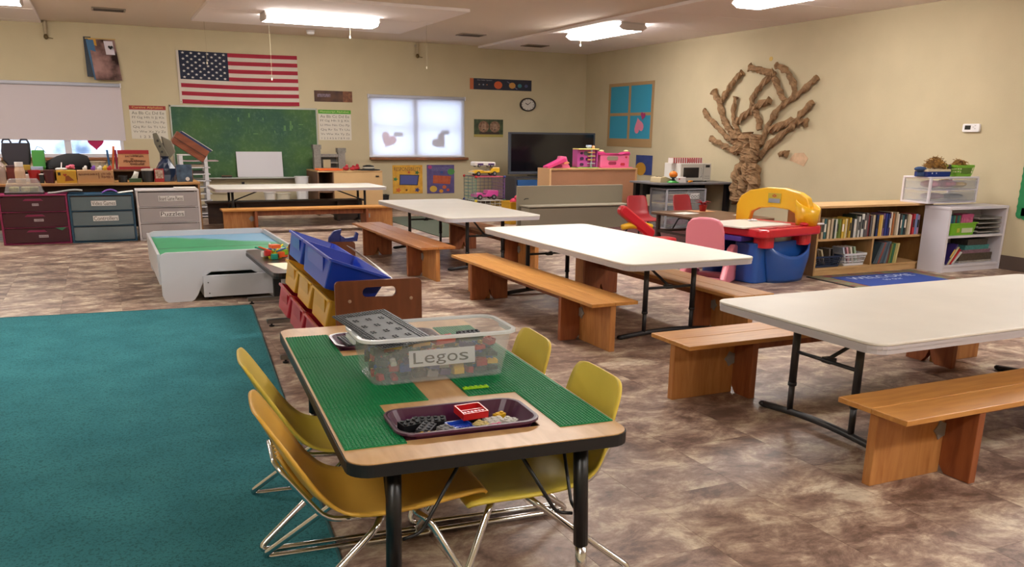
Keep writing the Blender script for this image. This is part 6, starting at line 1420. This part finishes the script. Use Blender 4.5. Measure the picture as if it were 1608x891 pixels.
for k, (x, c, nm) in enumerate(((-.17, '#d8d4d0', 'white'), (-.08, '#6a3a9a', 'purple'), (-.01, '#d8d4d0', 'cream white'), (.05, '#c8a82a', 'yellow'), (.10, '#a82a30', 'red'))):
    r = thing('craft_bit', '%s craft piece in the cardboard tray on the desk' % nm, 'craft supply', (x, 11.82 + .02 * (k % 2), Z0 + .1455), 0, 'craft pieces in the cardboard tray'); MB().c(0, 0, .018, .05, .06, .036).build('piece', mat(c, .6), r, bevel=.008); MB().ball(.01, 0, .04, .018).build('tip', mat(c, .6), r, smooth=True)
cyl_item('mug', 'low black mug right of the cardboard tray on the desk', 'cup', .24, 11.80, Z0, [(.05, 0), (.055, .08), (.048, .08), (.04, .02)], BLACKM)
tb = box_item('tissue_box', 'green tissue box with a white tissue standing up on the desk', 'tissue box', .31, .45, 11.76, 11.86, Z0, .045, mat('#3a5a3c', .6)); MB().poly([(-.05, 0, .045), (.03, .01, .045), (.05, 0, .12), (.0, .02, .135), (-.02, -.01, .09)]).build('tissue', PAPER, tb, solid=.003)
cyl_item('candle_jar', 'black cylindrical jar with a pale lid on the desk', 'jar', .53, 11.82, Z0, [(.07, 0), (.072, .14)], BLACKM, mat('#b8aca0', .5), [(.074, .14), (.07, .16), (.02, .165)])
rb_ = box_item('gift_box', 'red box with a picture panel beside the black jar', 'box', .605, .715, 11.76, 11.84, Z0, .16, mat('#a81c26', .5)); MB().b(-.045, .045, -.042, -.0405, .045, .15).build('picture', mat('#8a6a5a', .6, hex2='#c8b8a8', vscale=40), rb_)
bl = thing('plastic_bag', 'dark blue crumpled plastic bag behind the red box on the desk', 'bag', (.76, 12.0, Z0)); gq = random.Random(12)
MB().loft([[(.13 * k * math.cos(2 * PI * j / 10) * gq.uniform(.8, 1.15), .12 * k * math.sin(2 * PI * j / 10) * gq.uniform(.8, 1.15), z) for j in range(10)] for k, z in ((.9, 0), (1.05, .08), (.95, .16), (.7, .23), (.3, .28), (.45, .31))]).build('bag', mat('#1c2a44', .25), bl)
bb_ = box_item('picture_box', 'blue box with a pale figure at the right end of the desk', 'box', .87, 1.05, 11.76, 11.86, Z0, .21, mat('#4a6480', .4, hex2='#2a3c54', vscale=14)); MB().lathe([(.025, 0), (.025, .003)], 0, 0, 0, 12, Matrix.Translation((.03, -.051, .035)) @ Matrix.Rotation(PI / 2, 4, 'X')).build('figure', WHITEP, bb_)
# things on the riser shelf
Z1 = DZ + .1355
gbg = thing('gift_bag', 'green gift bag standing in front of the window', 'bag', (-.68, 12.36, Z1)); MB().loft([[(p_[0] * k, p_[1] * k, z) for p_ in rrect(-.07, .07, -.04, .04, .01, 2)] for k, z in ((.8, 0), (1, .03), (1, .22), (.97, .235))]).build('bag', mat('#3f8a3a', .6), gbg); MB().tube([(-.03, 0, .23), (0, 0, .28), (.05, 0, .26), (.09, 0, .20)], .004, 5).build('handle', BLACKM, gbg)
bkb = thing('black_coat', 'black coat heaped on the riser shelf in front of the window', 'coat', (-.36, 12.40, Z1)); gq = random.Random(21)
MB().loft([[(.27 * k * math.cos(2 * PI * j / 14) * gq.uniform(.92, 1.08) + ox, .13 * k * math.sin(2 * PI * j / 14), z) for j in range(14)] for k, z, ox in ((1, 0, 0), (1.02, .05, 0), (.9, .11, .02), (.62, .165, .05), (.25, .195, .07))]).build('cloth', mat('#141316', .9), bkb, smooth=True); MB().b(-.22, -.05, -.10, -.02, .0, .035).build('sleeve', mat('#141316', .9), bkb, bevel=.015)
hb = thing('tote_bag', 'dark tote bag slumped against the window at the left edge', 'bag', (-.92, 12.42, Z1)); MB().loft([[(p_[0] * k + ox, p_[1], z) for p_ in rrect(-.16, .16, -.05, .05, .03, 3)] for k, z, ox in ((.7, .03, .02), (.95, .12, 0), (1, .22, 0), (.95, .32, .01))]).build('bag', mat('#2b2830', .85), hb)
for sx in (-.09, .10): MB().tube([(sx - .05, 0, .32), (sx - .03, 0, .36), (sx + .03, 0, .36), (sx + .05, 0, .32)], .012, 6).build('strap', mat('#2b2830', .85), hb)
box_item('box', 'small mustard box on the riser shelf below the tote bag', 'box', -.88, -.78, 12.26, 12.34, Z1, .06, mat('#9a7a1e', .5)); box_item('box', 'pale blue cloth bundle beside the mustard box', 'cloth', -.77, -.64, 12.24, 12.30, Z1, .04, mat('#9aa6c0', .8))
bs = box_item('sign_box', 'tan handwritten box with red bands behind the desk clutter', 'box', .22, .585, 12.28, 12.40, Z1, .235, mat('#c08a64', .7)); MB().b(-.185, .185, -.063, .063, .0, .035).build('red_band', mat('#a01c28', .5), bs); MB().b(-.185, .185, -.063, .063, .195, .24).build('red_band', mat('#a01c28', .5), bs)
for k, (a, b_, c_, d_) in enumerate(((-.10, .12, .155, .178), (-.04, .0, .125, .14), (-.13, .14, .09, .115), (-.05, .12, .055, .078))): scribble('lettering', mat('#5a3424', .7), bs, a, b_, c_, d_, -.0612, 10 + k)
for k, (x, c, nm, l) in enumerate(((.10, '#2a5a8a', 'blue', -.05), (.135, '#c8602a', 'orange', .12), (.185, '#8a1c4a', 'magenta', .0))): book(x, 12.38, Z1 + .002, .026, .12, .20 + .1 * (k == 1) * .5 + .04, c, '%s book standing by the window frame behind the sign box' % nm, 'books by the window', l)
cyl_item('jar', 'clear tub with sweets behind the cardboard tray', 'jar', -.02, 12.38, Z1, [(.08, 0), (.09, .09)], glassy('#c8c0b0', .5, .2), mat('#a89880', .5), [(.094, .09), (.094, .1)])
# projector, wooden box and white drawer tower right of the window
pjs = thing('filing_box', 'brown wooden box tipped up in front of the chalkboard corner', 'box', (.93, 12.44, Z1), 0)
Mp = Matrix.Rotation(math.radians(34), 4, 'Y'); MB().b(-.24, .22, -.08, .10, .25, .42, Mp).build('body', wood('cherry_box', '#8a4a2c', '#74391f', (2, 12, 12), 2, .45), pjs, bevel=.004); MB().b(-.24, .22, -.085, -.08, .33, .335, Mp).build('seam', INK, pjs)
MB().b(-.2, .24, -.06, .12, .42, .45, Mp).build('blue_folder', mat('#1f2c56', .5), pjs); MB().b(-.19, .25, -.05, .11, .451, .456, Mp).build('paper', PAPER, pjs); MB().b(-.20, -.14, -.06, .06, .0, .33).build('stand', mat('#5a3a28', .6), pjs); MB().b(-.2, .14, -.07, .07, 0, .03).build('foot', mat('#5a3a28', .6), pjs)
pj = thing('punch_machine', 'grey metal machine with a curved arm beside the wooden box', 'machine', (.76, 12.36, Z1))
MB().prism([(-.05, 0), (.12, 0), (.10, .10), (.02, .28), (-.05, .46), (-.10, .45), (-.09, .33), (-.02, .16)], -.05, .05, 'xz').build('arm', mat('#6a6658', .45, .3), pj, bevel=.01); MB().prism([(.05, .1), (.16, .22), (.12, .36), (.0, .42), (.02, .28)], -.03, .06, 'xz').build('guard', mat('#7a7668', .5, .3), pj, bevel=.01)
for k in range(3): MB().lathe([(.016, -.06), (.016, .06)], 0, 0, 0, 10, Matrix.Translation((-.05 + .02 * k, 0, .36 - .07 * k)) @ Matrix.Rotation(PI / 2, 4, 'X')).build('bolt', mat('#2a2826', .5), pj)
dtw = thing('drawer_tower', 'tall narrow white paper drawer tower right of the desk', 'drawer tower', (1.28, 13.95, 0))
TWR = mat('#cfcdd0', .4)
for x in (-.20, .15):
    for y in (0, .34): MB().b(x, x + .05, y, y + .03, .03, .93).build('post', TWR, dtw)
MB().b(-.205, .205, -.005, .375, .93, .945).build('top_panel', TWR, dtw, bevel=.003); MB().b(-.205, .205, -.005, .375, .02, .035).build('bottom_panel', TWR, dtw)
for k in range(9): MB().b(-.15, .23 if k < 8 else .36, .0, .35, .06 + .098 * k, .075 + .098 * k).build('tray', TWR if k < 8 else mat('#b8a0a4', .4), dtw, bevel=.002)
for k in range(2): MB().b(-.14, .14, .02, .32, .662 + .098 * k, .70 + .098 * k).build('paper_pile', mat(['#3a3230', '#8a7a66'][k], .7), dtw)
for x in (-.17, .17):
    for y in (.02, .35): MB().ball(x, y, .012, .014, .014, .012, 8, 5).build('castor', BLACKM, dtw)
gm = tag(MB().prism(rrect(3.9, 4.95, 10.4, 13.2, .05, 3), .0005, .008).build('play_mat', mat('#474f40', .9)), 'dark green mat on the floor behind the table facing the window', 'mat')
